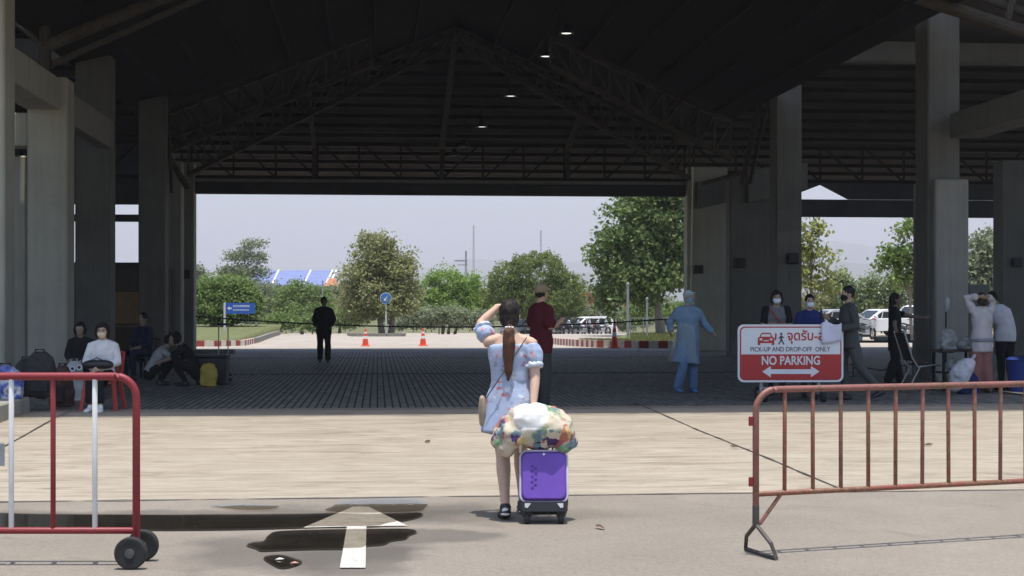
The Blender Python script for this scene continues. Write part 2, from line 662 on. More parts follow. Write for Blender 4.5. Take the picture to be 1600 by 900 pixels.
# damp stain, soaked ground under the water, then the water itself
PUD = [
    ('long shallow puddle along the foot of the ramp reflecting the dark roof', [(-80, 804), (60, 805), (210, 806), (350, 806), (470, 805), (520, 804), (580, 805), (650, 803), (640, 812), (600, 820), (575, 824), (480, 826), (350, 829), (200, 829), (60, 828), (-80, 832)]),
    ('middle puddle crossing the stem of the painted arrow', [(385, 853), (398, 849), (416, 847), (421, 839), (430, 833), (455, 831), (500, 830), (560, 829), (610, 828), (638, 829), (649, 834), (641, 838), (634, 844), (612, 847), (598, 852), (572, 854), (560, 858), (500, 859), (440, 861), (405, 862), (396, 858)]),
    ('tiny puddle with floating scraps beside the arrow stem', [(410, 874), (432, 870), (455, 876), (468, 882), (445, 889), (425, 887)]),
    ('thin film of water reflecting the sky at the tip of the painted arrow', [(508, 800), (518, 794), (526, 787), (560, 783), (600, 781), (640, 781), (660, 784), (670, 789), (664, 795), (652, 801), (600, 803.5), (540, 804)]),
    ('thin sliver of water shining on the ramp foot', [(325, 793), (360, 790), (400, 790), (440, 793), (420, 798), (370, 799)]),
]
for lab, pts in PUD:
    cx = sum(p[0] for p in pts) / len(pts)
    cy = sum(p[1] for p in pts) / len(pts)
    if 'thin' not in lab:
      sheet('soaked_ground', [(cx + (p[0] - cx) * 1.01, cy + (p[1] - cy) * 1.06) for p in pts], .0045, m_wet, .03, parent=road_o)
    w = sheet('puddle', pts, .0125 if 'thin' not in lab else .0145, m_water, .035)
    tag(w, lab, 'puddle')
# painted arrow
m_white_paint = M((.56, .53, .48), .7, .12, 8, bmp=.2, name='road_paint', grime=((.33, .29, .24), 11, .56))
b = MB()
ar = [G(531, 889), G(571, 889), G(572.5, 824), G(636, 823), G(575, 793), G(552, 793), G(474, 826), G(542, 824.5)]
b.add([(p.x, p.y, .0085) for p in ar], [(0, 1, 2, 7), (7, 2, 3, 4, 5, 6)])
tag(b.build('road_arrow', m_white_paint, road_o))

# raised slab at the left
m_slab = mat_conc('slab_concrete', (.26, .25, .21), (.36, .345, .30), .8)
slab = thing('raised_walkway', 'raised concrete walkway with stained kerb edge carrying the pile of luggage', 'walkway', (-7.0, 19.5, 0))
for y0, y1 in ((14.4, 16.39), (16.4, 18.39), (18.4, 20.6)):
    MB().bbox(-6.3, -4.75 + (y0 - 16) * .02, y0, y1, 0.0, .335, .018).build('kerb_stone', m_slab, slab, world=True)
MB().bbox(-11, -6.31, 14.4, 20.6, 0.0, .33, .015).build('paving_slab', m_slab, slab, world=True)

# ---------------------------------------------------------------- pavilion
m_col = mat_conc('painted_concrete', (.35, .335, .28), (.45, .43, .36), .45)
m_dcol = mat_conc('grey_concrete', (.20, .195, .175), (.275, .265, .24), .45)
m_shadecol = mat_conc('shade_tinted_concrete', (.105, .10, .09), (.15, .145, .13), .45)  # same concrete with the shade of the deeper bays put into its colour
m_steel = M((.075, .064, .052), .85, .25, 5, metal=.0, name='brown_steel', spec=.12)
m_dsteel = M((.022, .020, .018), .9, .25, 5, name='dark_steel', spec=.1)
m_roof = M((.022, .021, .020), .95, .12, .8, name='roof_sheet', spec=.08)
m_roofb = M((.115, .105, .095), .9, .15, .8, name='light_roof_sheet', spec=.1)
m_wall = M((.07, .068, .07), .9, .2, 1.0, name='dark_wall', spec=.15)
pav = thing('pavilion', 'large open drive-through pavilion with concrete columns and dark steel hip roof', 'pavilion', (XC, 35, .05))

def colm(pxl, pxr, Y, ztop, dep=.7, m=m_col, name='column', z0=None, cap=False):
    x0, x1 = Xat(pxl, Y), Xat(pxr, Y)
    zb = g(Y) - .05 if z0 is None else z0
    b = MB().bbox(x0, x1, Y, Y + dep, zb, ztop, .03)
    return b.build(name, m, pav, world=True)

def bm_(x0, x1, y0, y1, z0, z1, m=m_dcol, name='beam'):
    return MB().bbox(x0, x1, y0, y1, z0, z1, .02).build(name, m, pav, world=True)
# left row
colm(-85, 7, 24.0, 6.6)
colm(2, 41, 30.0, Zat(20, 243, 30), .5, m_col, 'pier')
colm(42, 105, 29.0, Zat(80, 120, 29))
colm(117, 172, 34.1, 8.6, m=m_shadecol)
colm(216, 258, 41, Zat(230, 60, 41), m=m_shadecol)
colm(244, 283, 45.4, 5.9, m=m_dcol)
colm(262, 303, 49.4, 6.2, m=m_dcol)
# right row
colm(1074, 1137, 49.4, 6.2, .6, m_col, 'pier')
colm(1141, 1205, 43.9, 5.4, .6, m_shadecol, 'pier')
colm(1213, 1253, 38.8, Zat(1230, 60, 38.8), m=m_shadecol)
colm(1450, 1500, 28, 8.9, m=m_shadecol)
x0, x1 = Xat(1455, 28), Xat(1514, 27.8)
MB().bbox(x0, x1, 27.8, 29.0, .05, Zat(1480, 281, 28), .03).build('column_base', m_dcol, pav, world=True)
colm(1566, 1640, 44, 6, m=m_shadecol)
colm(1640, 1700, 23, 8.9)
# beams beside the left columns
xa = Xat(42, 29)
bm_(xa - .02, xa + .62, 24.7, 28.99, Zat(60, 171, 29), Zat(60, 122, 29), m_col)
bm_(-14, xa - .03, 29.2, 29.8, Zat(25, 228, 29.2), Zat(25, 176, 29.2), m_col)
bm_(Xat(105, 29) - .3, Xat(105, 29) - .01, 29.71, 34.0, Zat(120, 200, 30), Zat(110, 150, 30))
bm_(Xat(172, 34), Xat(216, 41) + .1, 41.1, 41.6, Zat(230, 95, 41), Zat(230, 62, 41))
bm_(-16, Xat(172, 41), 41.1, 41.6, Zat(230, 95, 41), Zat(230, 62, 41), m_shadecol)
# right beams
bm_(Xat(1253, 38.8) + .005, 32, 38.9, 39.4, Zat(1300, 93, 38.8), Zat(1300, 62, 38.8), m_shadecol)
xb = Xat(1477, 28)
bm_(xb, xb + .62, 23.7, 27.79, Zat(1500, 218, 28), Zat(1500, 180, 28), m_shadecol)
# back eave beam, ledge and side openings
zb0, zb1 = Zat(690, 304.5, 49.7), Zat(690, 287, 49.7)
bm_(XL - .05, XR + .05, 49.75, 50.1, zb0, zb1, m_wall)
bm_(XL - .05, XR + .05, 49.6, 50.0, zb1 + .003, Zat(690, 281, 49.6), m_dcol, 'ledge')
bm_(Xat(1137, 49.9) + .01, 34, 49.9, 50.2, Zat(1350, 339, 49.9), Zat(1350, 312, 49.9), m_wall)
# sloping haunches over the right piers
for (pa, ya, pb, yb, Y) in ((1090, 326, 1215, 281, 49.1), (1170, 316, 1262, 280, 43.6)):
    xa_, xb_ = Xat(pa, Y), Xat(pb, Y)
    za_, zb_ = Zat(pa, ya, Y), Zat(pb, yb, Y)
    MB().prism([(xa_, za_), (xb_, za_ + (zb_ - za_) * .6), (xb_, zb_ + .5), (xa_, za_ + .9)], Y, Y + .35).build('haunch', m_shadecol, pav, world=True)
MB().prism([(Xat(1253, 49.8), Zat(1253, 300, 49.8)), (Xat(1284, 49.8), Zat(1284, 288, 49.8)), (Xat(1328, 49.8), Zat(1328, 311, 49.8)), (34, Zat(1330, 311, 49.8)), (34, Zat(1330, 283, 49.8)), (Xat(1230, 49.8), Zat(1330, 283, 49.8))], 49.85, 50.05).build('fascia', m_wall, pav, world=True)
# left back wall with two rows of openings, and an unseen side wall added to darken the aisle
xl = Xat(262, 49.9)
bm_(-17, xl, 49.9, 50.2, -.05, Zat(195, 410, 49.9), m_wall, 'wall')
bm_(-17, xl, 49.9, 50.2, Zat(195, 346, 49.9), Zat(195, 335, 49.9), m_wall)
bm_(-17, xl, 49.9, 50.2, Zat(195, 319, 49.9), 6.9, m_wall, 'wall')
bm_(-17.3, -17, 24, 50.2, -.05, 9.6, m_wall, 'wall')
# roofs: closed thin slabs
KP = .248
ZR, YA, YF = 9.23, 40.7, 28.0
def rz(x, y):                                # underside of the central hip roof
    return ZR - KP * max(abs(x - XC), y - YA, YF - y, 0)
x0, x1, y0, y1 = XL - .75, XR + .2, 18.9, 53.2
def slab_poly(name, pts, m=m_roof, t=.08):
    n = len(pts)
    vs = list(pts) + [(p[0], p[1], p[2] + t) for p in pts]
    fs = [tuple(range(n))[::-1], tuple(range(n, 2 * n))] + [(i, (i + 1) % n, n + (i + 1) % n, n + i) for i in range(n)]
    return MB().add(vs, fs).build(name, m, pav, world=True)
zb = ZR - KP * (y1 - YA)
hl, hr = (XC - x0), (x1 - XC)
# corners where the side slope meets the end slopes
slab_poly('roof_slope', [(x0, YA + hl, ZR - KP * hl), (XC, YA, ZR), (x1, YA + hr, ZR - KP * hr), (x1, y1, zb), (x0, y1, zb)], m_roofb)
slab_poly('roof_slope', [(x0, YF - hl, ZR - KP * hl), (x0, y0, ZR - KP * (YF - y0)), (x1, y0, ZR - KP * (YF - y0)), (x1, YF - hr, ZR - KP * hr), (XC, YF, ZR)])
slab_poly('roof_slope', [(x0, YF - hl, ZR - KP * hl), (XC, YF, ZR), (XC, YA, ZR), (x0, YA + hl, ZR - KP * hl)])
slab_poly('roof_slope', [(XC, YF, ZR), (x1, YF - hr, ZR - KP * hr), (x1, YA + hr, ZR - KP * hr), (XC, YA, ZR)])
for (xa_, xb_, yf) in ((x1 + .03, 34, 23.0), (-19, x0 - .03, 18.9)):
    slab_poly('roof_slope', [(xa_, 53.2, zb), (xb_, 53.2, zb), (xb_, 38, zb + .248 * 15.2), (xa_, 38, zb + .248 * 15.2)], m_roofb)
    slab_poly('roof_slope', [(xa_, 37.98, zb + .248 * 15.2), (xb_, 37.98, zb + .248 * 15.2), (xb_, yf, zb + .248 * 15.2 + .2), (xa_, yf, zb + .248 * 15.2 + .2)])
# purlins
def purlin(p0, p1, m=m_dsteel):
    MB().bar(p0, p1, .07, .13).build('purlin', m, pav, world=True)
k = 0
y = y1 - .1
while y > YA + .4:
    half = y - YA
    xa_, xb_ = max(x0, XC - half), min(x1, XC + half)
    z = ZR - KP * (y - YA) - .10
    purlin((xa_, y, z), (xb_, y, z))
    for (xs, xe) in ((x1 + .05, 30.0), (-17, x0 - .05)):
        if y > 38:
            zz = zb + .248 * (53.2 - y) - .10
            purlin((xs, y, zz), (xe, y, zz))
    y -= .85
for i in range(1, 8):
    dx = i * 1.1
    z = ZR - KP * dx - .10
    for s in (-1, 1):
        purlin((XC + s * dx, YF - dx + .2, z), (XC + s * dx, YA + dx - .2, z))
# trusses
def truss(p0, p1, q0, q1, n, w=.09, flip=None, m=m_steel, wv=.06):
    t = MB()
    p0, p1, q0, q1 = map(Vector, (p0, p1, q0, q1))
    t.bar(p0, p1, w, w)
    t.bar(q0, q1, w, w)
    for i in range(n + 1):
        a, b_ = p0.lerp(p1, i / n), q0.lerp(q1, i / n)
        t.bar(a, b_, wv)
        if i < n:
            c, d_ = p0.lerp(p1, (i + 1) / n), q0.lerp(q1, (i + 1) / n)
            if (i < n / 2) if flip is None else flip:
                t.bar(b_, c, wv)
            else:
                t.bar(a, d_, wv)
    t.build('truss', m, pav, world=True)
zt0, zt1 = Zat(690, 279, 49.7), Zat(690, 221, 49.7)
truss((XL, 49.8, zt0), (XR, 49.8, zt0), (XL, 49.8, zt1), (XR, 49.8, zt1), 12, .09, m=m_dsteel)
truss((XR + .3, 49.8, zt0), (30, 49.8, zt0), (XR + .3, 49.8, zt1), (30, 49.8, zt1), 13, .09, m=m_dsteel)
truss((-16.8, 49.7, zt0), (XL - .3, 49.7, zt0), (-16.8, 49.7, zt1), (XL - .3, 49.7, zt1), 8, .09, m=m_dsteel)
for s, xx in ((-1, XL), (1, XR)):
    ap = (XC, YA, ZR - .2)
    h = abs(xx - XC)
    truss((xx, YA + h, zt0), (XC + s * .25, YA + .25, ZR - .55), (xx, YA + h, ZR - KP * h - .2), ap, 14, .13)
    # second truss up the side slope, and the trusses along the column rows
    e = (XC + s * 2.3, 38, rz(XC + 2.3, 38) - .2)
    truss((xx, 43.2, zt0 + .1), (e[0], e[1], e[2] - .75), (xx, 43.2, rz(xx, 43) - .2), e, 10, .12)
    e2 = None and (XC + s * 1.2, 30, rz(XC + 1.2, 30) - .2)
    e2 and truss((xx, 33.5, zt0 + .3), (e2[0], e2[1], e2[2] - .8), (xx, 33.5, rz(xx, 33.5) - .2), e2, 10, .12)
    e2 and truss((xx, 20.5, zt0 + .25), (xx, 49.5, zt0 + .25), (xx, 20.5, rz(xx, 34) - .16), (xx, 49.5, rz(xx, 34) - .16), 20, .1, m=m_dsteel)
def rafter(xe, y0_, xt, yt, w=.14):
    MB().bar((xe, y0_, rz(xe, y0_) - .22), (xt, yt, rz(xt, yt) - .22), w, .2).build('rafter', m_steel, pav, world=True)
    MB().bar((xe, y0_, zt0), (xe, y0_, rz(xe, y0_) - .3), w, w).build('post', m_steel, pav, world=True)
rafter(XC, 49.65, XC, YA + .3, .17)
rafter(XC - 4.25, 49.65, XC - 4.25, YA + 4.5)
rafter(XC + 4.25, 49.65, XC + 4.25, YA + 4.5)
# short steel props standing on the corner columns near the road
def pipe(p, q, r, n=12):
    MB().tube([p, q], r, n).build('strut', m_steel, pav, world=True)
pipe(W(70, 118, 29.3), W(70, -60, 29.3), .12)
pipe(W(72, 72, 29.3), W(380, -56, 28.5), .13)
pipe(W(72, 105, 29.4), W(400, -42, 28.7), .07)
pipe(W(-10, 5, 29), W(66, 70, 29.2), .06)
pipe(W(-10, 40, 29), W(60, -20, 29.2), .06)
pipe(W(28, -20, 29.5), W(34, 40, 29.5), .05)
pipe(W(1400, -14, 27.6), W(1640, 62, 26.8), .12)
pipe(W(1480, -24, 27.8), W(1660, 40, 27), .09)
pipe(W(1575, 30, 27.2), W(1590, -30, 27.2), .06)
pipe(W(262, 150, 40.9), W(268, 300, 40.9), .05)
pipe(W(270, 255, 44), W(292, 292, 44), .09)
pipe(W(1210, 60, 38.7), W(1160, 285, 43.5), .09)
pipe(W(1222, 60, 38.7), W(1172, 285, 43.5), .06)
pipe(W(1100, 287, 47), W(1160, 270, 43.5), .07)
# speaker boxes on the columns
m_black = M((.012, .012, .013), .5, .2, 8, name='black_plastic')
for i, (px, py, Y, lab) in enumerate(((1091, 421, 49.39, 'black box on the wide pale pier beside the back opening'), (1156, 411, 43.89, 'black box on the dark pier between the pale pier and the tall column'),
                        (1238, 404, 38.79, 'black box on the tall column left of the flowering hedge'), (1588, 410, 43.99, 'black box on the column behind the white-shirted man'), (291, 428, 49.39, 'black box on the last left column beside the blue road sign'))):
    x, z = Xat(px, Y), Zat(px, py, Y)
    t = thing('wall_speaker', lab, 'speaker', (x, Y - .14, z - .14), group='speaker boxes on the columns')
    MB().bbox(-.15, .15, 0, .14, 0, .28, .02).build('housing', m_black, t)
    MB().bbox(-.12, .12, -.012, -.002, .03, .25, .004).build('grille', M((.03, .03, .03), .8, .3, 60), t)
# hanging lamps
m_lampw = bpy.data.materials.new('lamp_glow')
m_lampw.use_nodes = True
m_lampw.node_tree.nodes['Principled BSDF'].inputs['Emission Color'].default_value = (1, .97, .9, 1)
m_lampw.node_tree.nodes['Principled BSDF'].inputs['Emission Strength'].default_value = .8
lamp = None
LAMPS = [(885, 52, 37, 'upper lit'), (853, 88, 38.5, 'second'), (798, 150, 42, 'third'), (753, 198, 45, 'fourth'), (725, 229, 47, 'fifth'), (710, 243, 48.3, 'lowest'), (480, 6, 36, 'x'), (1358, 3, 36, 'y')]
LLAB = ['hanging lamp glowing close under the top of the right hip truss', 'hanging lamp next below the topmost glowing one by the right hip truss', 'hanging lamp against the purlins beside the middle rafter, halfway up', 'hanging lamp just above the back wall truss, right of the middle rafter',
        'unlit dark hanging lamp in front of the back wall truss', 'lowest unlit hanging lamp beside the foot of the middle rafter', 'hanging lamp high under the black left roof slope', 'hanging lamp high over the right-hand bay above the cross beam']
for (px, py, Y, _), lab in zip(LAMPS, LLAB):
    p = Vector((Xat(px, Y), Y, Zat(px, py, Y)))
    zt = rz(p.x, p.y) if x0 < p.x < x1 else zb + .248 * 15.2
    lit = 'unlit' not in lab
    t = thing('hanging_lamp', lab, 'lamp', p, group='hanging high-bay lamps')
    MB().lathe([(.0, .22), (.06, .22), (.08, .12), (.16, .06), (.20, -.02), (.19, -.02), (.15, .05), (.0, .07)], n=18).build('shade', m_black, t, smooth=True)
    MB().lathe([(0, .0), (.12, .0), (.14, .012), (0, .02)], n=16).build('lens', m_lampw if lit else M((.3, .3, .3), .4), t)
    MB().tube([(0, 0, .22), (0, 0, max(.4, zt - p.z + .02))], .012, 6).build('rod', m_black, t)

# ---------------------------------------------------------------- beyond the pavilion
m_kred = M((.33, .06, .045), .7, .25, 9, name='kerb_red', grime=((.4, .33, .28), 12, .62))
m_kwhite = M((.66, .62, .55), .7, .12, 9, name='kerb_white', grime=((.35, .31, .26), 9, .64))
m_kgrey = M((.24, .22, .19), .8, .2, 9, name='kerb_grey')
def kerb(name, pts, lab, h=.17, bl=.5, w=.18, paint_until=999, colors=None):
    root = bpy.data.objects.new(name, None)
    COL.objects.link(root)
    root.location = pts[0]
    tag(root, lab, 'kerb')
    k = 0
    for a, c in zip(pts, pts[1:]):
        a, c = Vector(a), Vector(c)
        n = max(1, round((c - a).length / bl))
        for i in range(n):
            p, q = a.lerp(c, (i + .015) / n), a.lerp(c, (i + .985) / n)
            p.z, q.z = g(p.y) + h / 2 - .03, g(q.y) + h / 2 - .03
            mm = (m_kred if k % 2 else m_kwhite) if k < paint_until else m_kgrey
            MB().bar(p, q, w, h).build('kerb_block', mm, root, world=True)
            k += 1
kl = [G(240, 541), G(335, 541.5), G(380, 540), G(402, 535), G(420, 528), G(436, 523)]
kerb('kerb', kl, 'red and white striped kerb curving round the grass below the blue direction sign', h=.26, bl=.42, paint_until=22)
kr = [G(850, 535), G(872, 538.5), G(900, 541), G(935, 543), G(1000, 544), G(1075, 544.5)]
kerb('kerb', kr, 'red and white striped kerb in front of the parked motorcycles', h=.30, bl=.34)
def bed(name, pts, m, h=.12):
    n = len(pts)
    pp = [(p.x, p.y, g(p.y) + h) for p in pts]
    b = MB().add(pp + [(x, y, z - .3) for x, y, z in pp], [tuple(range(n))] + [(i, i + n, (i + 1) % n + n, (i + 1) % n) for i in range(n)])
    return tag(b.build(name, m), kind='structure')
def off(p, dx, dy):
    return Vector((p.x + dx, p.y + dy, 0))
def mound(name, x0, x1, kpts, y1, h1, m):
    n, mrow = 90, 12
    vs, fs = [], []
    xs = [p.x for p in kpts]
    for i in range(n + 1):
        x = lerp(x0, x1, i / n)
        y0 = kpts[0].y
        for a, c in zip(kpts, kpts[1:]):
            if min(a.x, c.x) <= x <= max(a.x, c.x):
                y0 = lerp(a.y, c.y, (x - a.x) / (c.x - a.x + 1e-9))
        if x > max(xs):
            y0 = kpts[-1].y
        for j in range(mrow + 1):
            y = lerp(y0 + .09, y1, max(0, j - 1) / (mrow - 1))
            vs.append((x, y, g(y0) - .1 if j == 0 else lerp(g(y0) + .20, h1, (j - 1) / mrow) + .03 * noise.noise(Vector((x * .4, y * .4, 0)))))
        if i:
            for j in range(mrow):
                A = (i - 1) * (mrow + 1) + j
                fs.append((A, A + mrow + 1, A + mrow + 2, A + 1))
    return tag(MB().add(vs, fs).build(name, m, smooth='all'), kind='structure')
mound('verge', kl[0].x - 12, kl[-1].x, kl, 88, .34, m_grass)
bed('verge', [off(p, 0, .1) for p in kr[1:]] + [D(1130, 62), D(1130, 82), D(985, 82), D(950, 66), D(880, 60.4)], m_grass)
isl = [D(545, 82), D(552, 79.5), D(630, 79.5), D(632, 83), D(580, 96), D(548, 96)]
kerb('kerb', isl[:4], 'plain grey kerb round the planted island under the round blue sign', h=.2, bl=.8, paint_until=0)
bed('verge', isl, m_earth, .14)
# grass blades
def blades(name, regions, n, m, h=(.06, .16), z0=.12):
    vs, fs = [], []
    for (pa, pb, da, db) in regions:
        for _ in range(n):
            p = D(random.uniform(pa, pb), random.uniform(da, db))
            a = random.uniform(0, 6.28)
            hh = random.uniform(*h)
            w = .03
            i = len(vs)
            x, y, z = p.x, p.y, g(p.y) + z0
            vs += [(x + w * math.cos(a), y + w * math.sin(a), z), (x - w * math.cos(a), y - w * math.sin(a), z), (x + random.uniform(-.06, .06), y + random.uniform(-.06, .06), z + hh)]
            fs.append((i, i + 1, i + 2))
    o = MB().add(vs, fs).build(name, m, fix=False)
    return tag(o, kind='stuff')
m_blade = mat_leaf('grass_blade', (.10, .13, .03), (.20, .20, .07))
tag(blades('grass', [(905, 1070, 60.5, 64), (985, 1110, 63, 81)], 3500, m_blade), 'short dry grass on the verges behind the pavilion', 'grass')

# distant hills
m_hill = M((.055, .075, .04), .95, .3, .002, name='hill_forest')
def hill(name, prof, d, depth):
    vs, fs = [], []
    n = 90
    for i in range(n + 1):
        px = lerp(prof[0][0], prof[-1][0], i / n)
        for (a, ya), (b_, yb) in zip(prof, prof[1:]):
            if a <= px <= b_:
                t = (px - a) / (b_ - a)
                t = t * t * (3 - 2 * t)
                py = lerp(ya, yb, t)
                break
        py -= 3.5 * noise.fractal(Vector((px * .02, d * .01, 0)), 1.0, 2.0, 4)
        top = W(px, min(py, 468), d)
        for kk, (fr, dd) in enumerate(((0, -.5), (.45, -.28), (.8, -.1), (1, 0), (.5, .4))):
            q = W(px, HOR, d + depth * dd)
            vs.append((q.x, q.y, -2 + (top.z + 2) * fr * (1 + (.12 * noise.noise(Vector((px * .05, kk * 3.1, d))) if 0 < fr < 1 else 0))))
        if i:
            for kk in range(4):
                A = (i - 1) * 5 + kk
                fs.append((A, A + 5, A + 6, A + 1))
    tag(MB().add(vs, fs).build(name, m_hill, smooth='all'), kind='structure')
hill('hills', [(-600, 420), (100, 430), (400, 452), (640, 420), (740, 405), (860, 416), (920, 404), (1000, 425), (1150, 400), (1300, 376), (1420, 396), (1560, 420), (2300, 410)], 6000, 2200)
hill('hills', [(-600, 440), (300, 452), (700, 432), (900, 424), (1060, 440), (1250, 404), (1340, 410), (1480, 432), (2300, 440)], 3600, 1400)
# ---------------------------------------------------------------- trees and shrubs
m_bark = M((.13, .105, .08), .9, .3, 6, bmp=.5, name='bark')
m_bark2 = M((.22, .19, .15), .9, .3, 6, bmp=.5, name='pale_bark')
LEAF = {
    'broad': mat_leaf('leaf_broad', (.06, .11, .03), (.18, .26, .075), .5, (.34, .42, .18)),
    'olive': mat_leaf('leaf_olive', (.18, .20, .08), (.34, .36, .16), .52, (.48, .46, .26)),
    'trim': mat_leaf('leaf_trim', (.09, .13, .03), (.21, .27, .07), .52, (.30, .35, .10)),
    'bright': mat_leaf('leaf_bright', (.13, .22, .04), (.28, .42, .08), .55, (.36, .50, .12)),
    'green': mat_leaf('leaf_green', (.10, .16, .04), (.22, .31, .09), .52),
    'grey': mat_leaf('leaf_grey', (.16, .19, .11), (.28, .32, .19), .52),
    'yellow': mat_leaf('leaf_yellow', (.18, .21, .06), (.36, .39, .13), .55, (.5, .49, .2)),
    'flower': mat_leaf('leaf_flower', (.11, .16, .05), (.25, .33, .11), .52, (.85, .85, .78)),
    'pink': mat_leaf('leaf_pink', (.30, .07, .05), (.50, .17, .13), .4, (.12, .16, .05)),
}
def crown_mesh(ells, n_clump, per, leaf, spread, upbias=.45, shell=.55, seed=1, rough=.14):
    rng = np.random.default_rng(seed)
    vol = np.array([e[3] * e[4] * e[5] for e in ells]) ** .75
    vol /= vol.sum()
    idx = rng.choice(len(ells), n_clump, p=vol)
    E = np.array(ells)[idx]
    dirs = rng.normal(size=(n_clump, 3))
    dirs /= np.linalg.norm(dirs, axis=1)[:, None]
    rad = shell + (1 - shell) * rng.random(n_clump) ** .6
    C = E[:, :3] + dirs * E[:, 3:6] * rad[:, None] * (1 + rough * rng.normal(size=(n_clump, 1)))
    N = n_clump * per
    P = np.repeat(C, per, 0) + rng.normal(size=(N, 3)) * spread * np.array([1, 1, .7])
    out = np.repeat(dirs, per, 0)
    nr = rng.normal(size=(N, 3)) * .75 + out * .55 + np.array([0, 0, upbias])
    nr /= np.linalg.norm(nr, axis=1)[:, None]
    t = np.cross(nr, rng.normal(size=(N, 3)))
    t /= np.linalg.norm(t, axis=1)[:, None] + 1e-9
    b = np.cross(nr, t)
    L = leaf * (.6 + .8 * rng.random((N, 1)))
    w = L * .34
    V = np.empty((N, 4, 3))
    V[:, 0] = P - t * L * .5
    V[:, 1] = P + b * w
    V[:, 2] = P + t * L * .5 - nr * L * .12
    V[:, 3] = P - b * w
    return V.reshape(-1, 3), C

def tree(name, label, base, ells, leafm, n_clump=220, per=40, leaf=.16, spread=.25, trunk=.12, lean=0, bark=m_bark, group=None, seed=1, shell=.55, stems=1, cat='tree', upbias=.45, limbs=9, rough=.14):
    t = thing(name, label, cat, base, group=group)
    V, C = crown_mesh(ells, n_clump, per, leaf, spread, upbias, shell, seed, rough)
    me = bpy.data.meshes.new('crown')
    n = len(V) // 4
    me.from_pydata(V.tolist(), [], np.arange(4 * n).reshape(-1, 4).tolist())
    me.materials.append(LEAF[leafm])
    o = bpy.data.objects.new('crown', me)
    COL.objects.link(o)
    o.parent = t
    rnd = random.Random(seed)
    top = max(e[2] + e[5] * .3 for e in ells)
    cx = sum(e[0] for e in ells) / len(ells)
    cy = sum(e[1] for e in ells) / len(ells)
    b = MB()
    for s in range(stems):
        ox = (s - (stems - 1) / 2) * trunk * 3.2 if stems > 1 else 0
        pts, rr = [], []
        for i in range(8):
            f = i / 7
            pts.append((ox * (1 + f * 2) + cx * f + lean * f + rnd.uniform(-1, 1) * trunk * .5 * (0 < i), cy * f + rnd.uniform(-1, 1) * trunk * .5 * (0 < i), -.15 + (top + .15) * f))
            rr.append(trunk * (1.25 if i == 0 else 1) * (1 - .85 * f))
        b.tube(pts, rr, 8)
    b.build('trunk', bark, t, smooth=True)
    b2 = MB()
    for k in range(limbs):
        c = Vector(C[rnd.randrange(len(C))].tolist())
        f = min(.85, max(.22, c.z / max(top, .1) * .55))
        s = Vector((cx * f + lean * f, cy * f, top * f))
        mid = s.lerp(c, .5) + Vector((0, 0, -.05 * (c - s).length))
        b2.tube([s, mid, c], [trunk * .42, trunk * .28, trunk * .1], 6)
    if limbs:
        b2.build('limb', bark, t, smooth=True)
    return t

def pt(px, d, base_z=None):
    p = D(px, d)
    if base_z is not None:
        p.z = base_z
    return p
def E(px, py, d, base, rpx, rpy, ry=None):       # crown lobe given by its place and size in the view
    p = W(px, py, d) - base
    s = d / F
    return (p.x, p.y, p.z, rpx * s, (ry if ry else rpx * s), rpy * s)

d = 80; B = pt(1033, d, .0)
tree('broadleaf_tree', 'tall broad-leaved tree with a thick straight trunk rising past the eave beam', B, [E(1005, 345, d, B, 62, 60), E(1030, 300, d, B, 48, 50), E(965, 395, d, B, 42, 45), E(1045, 400, d, B, 45, 50), E(1000, 430, d, B, 70, 42), E(950, 455, d, B, 28, 35), E(1060, 350, d, B, 40, 55)], 'broad', 620, 46, .23, .30, .24, bark=m_bark2, seed=3, shell=.35)
d = 108; B = pt(838, d)
tree('round_tree', 'dense rounded dark-green tree clipped into a dome behind the parked cars', B, [E(838, 432, d, B, 46, 40), E(800, 445, d, B, 36, 36), E(880, 462, d, B, 36, 38), E(840, 470, d, B, 60, 30), E(778, 470, d, B, 26, 32)], 'trim', 1100, 44, .15, .16, .2, seed=4, shell=.82, rough=.04)
d = 116; B = pt(700, d)
tree('leafy_bush_tree', 'bright light-green bushy tree next to the clipped round tree', B, [E(700, 445, d, B, 30, 27), E(735, 455, d, B, 24, 26), E(672, 465, d, B, 24, 30), E(705, 480, d, B, 50, 24), E(748, 478, d, B, 22, 26)], 'bright', 420, 40, .2, .25, .13, seed=5, stems=3, shell=.6)
d = 88; B = pt(604, d, -.1)
tree('island_tree', 'tall olive-green conical tree growing from the island behind the round blue sign', B, [E(588, 398, d, B, 30, 26), E(584, 382, d, B, 22, 20), E(578, 373, d, B, 12, 12), E(600, 385, d, B, 16, 16), E(570, 430, d, B, 40, 32), E(615, 430, d, B, 38, 34), E(630, 412, d, B, 18, 22), E(590, 465, d, B, 56, 34), E(555, 470, d, B, 26, 32), E(635, 462, d, B, 22, 30)], 'olive', 640, 36, .18, .26, .17, bark=m_bark2, seed=6, shell=.4, stems=2, limbs=16)
d = 150; B = pt(386, d)
tree('layered_tree', 'tall greyish tree with open layered branches beyond the blue direction sign', B, [E(392, 382, d, B, 20, 7), E(372, 398, d, B, 22, 8), E(400, 403, d, B, 18, 7), E(360, 425, d, B, 24, 9), E(392, 424, d, B, 28, 9), E(380, 444, d, B, 30, 9)], 'grey', 170, 36, .24, .34, .22, seed=7, shell=.3, limbs=16)
d = 82; B = pt(350, d, -.05)
tree('leafy_bush_tree', 'full green multi-stemmed tree behind the blue direction sign', B, [E(350, 455, d, B, 38, 25), E(325, 470, d, B, 26, 26), E(385, 472, d, B, 22, 28), E(350, 485, d, B, 46, 18), E(312, 462, d, B, 14, 22)], 'green', 420, 40, .19, .25, .11, seed=8, stems=3, shell=.5)
d = 128; B = pt(418, d)
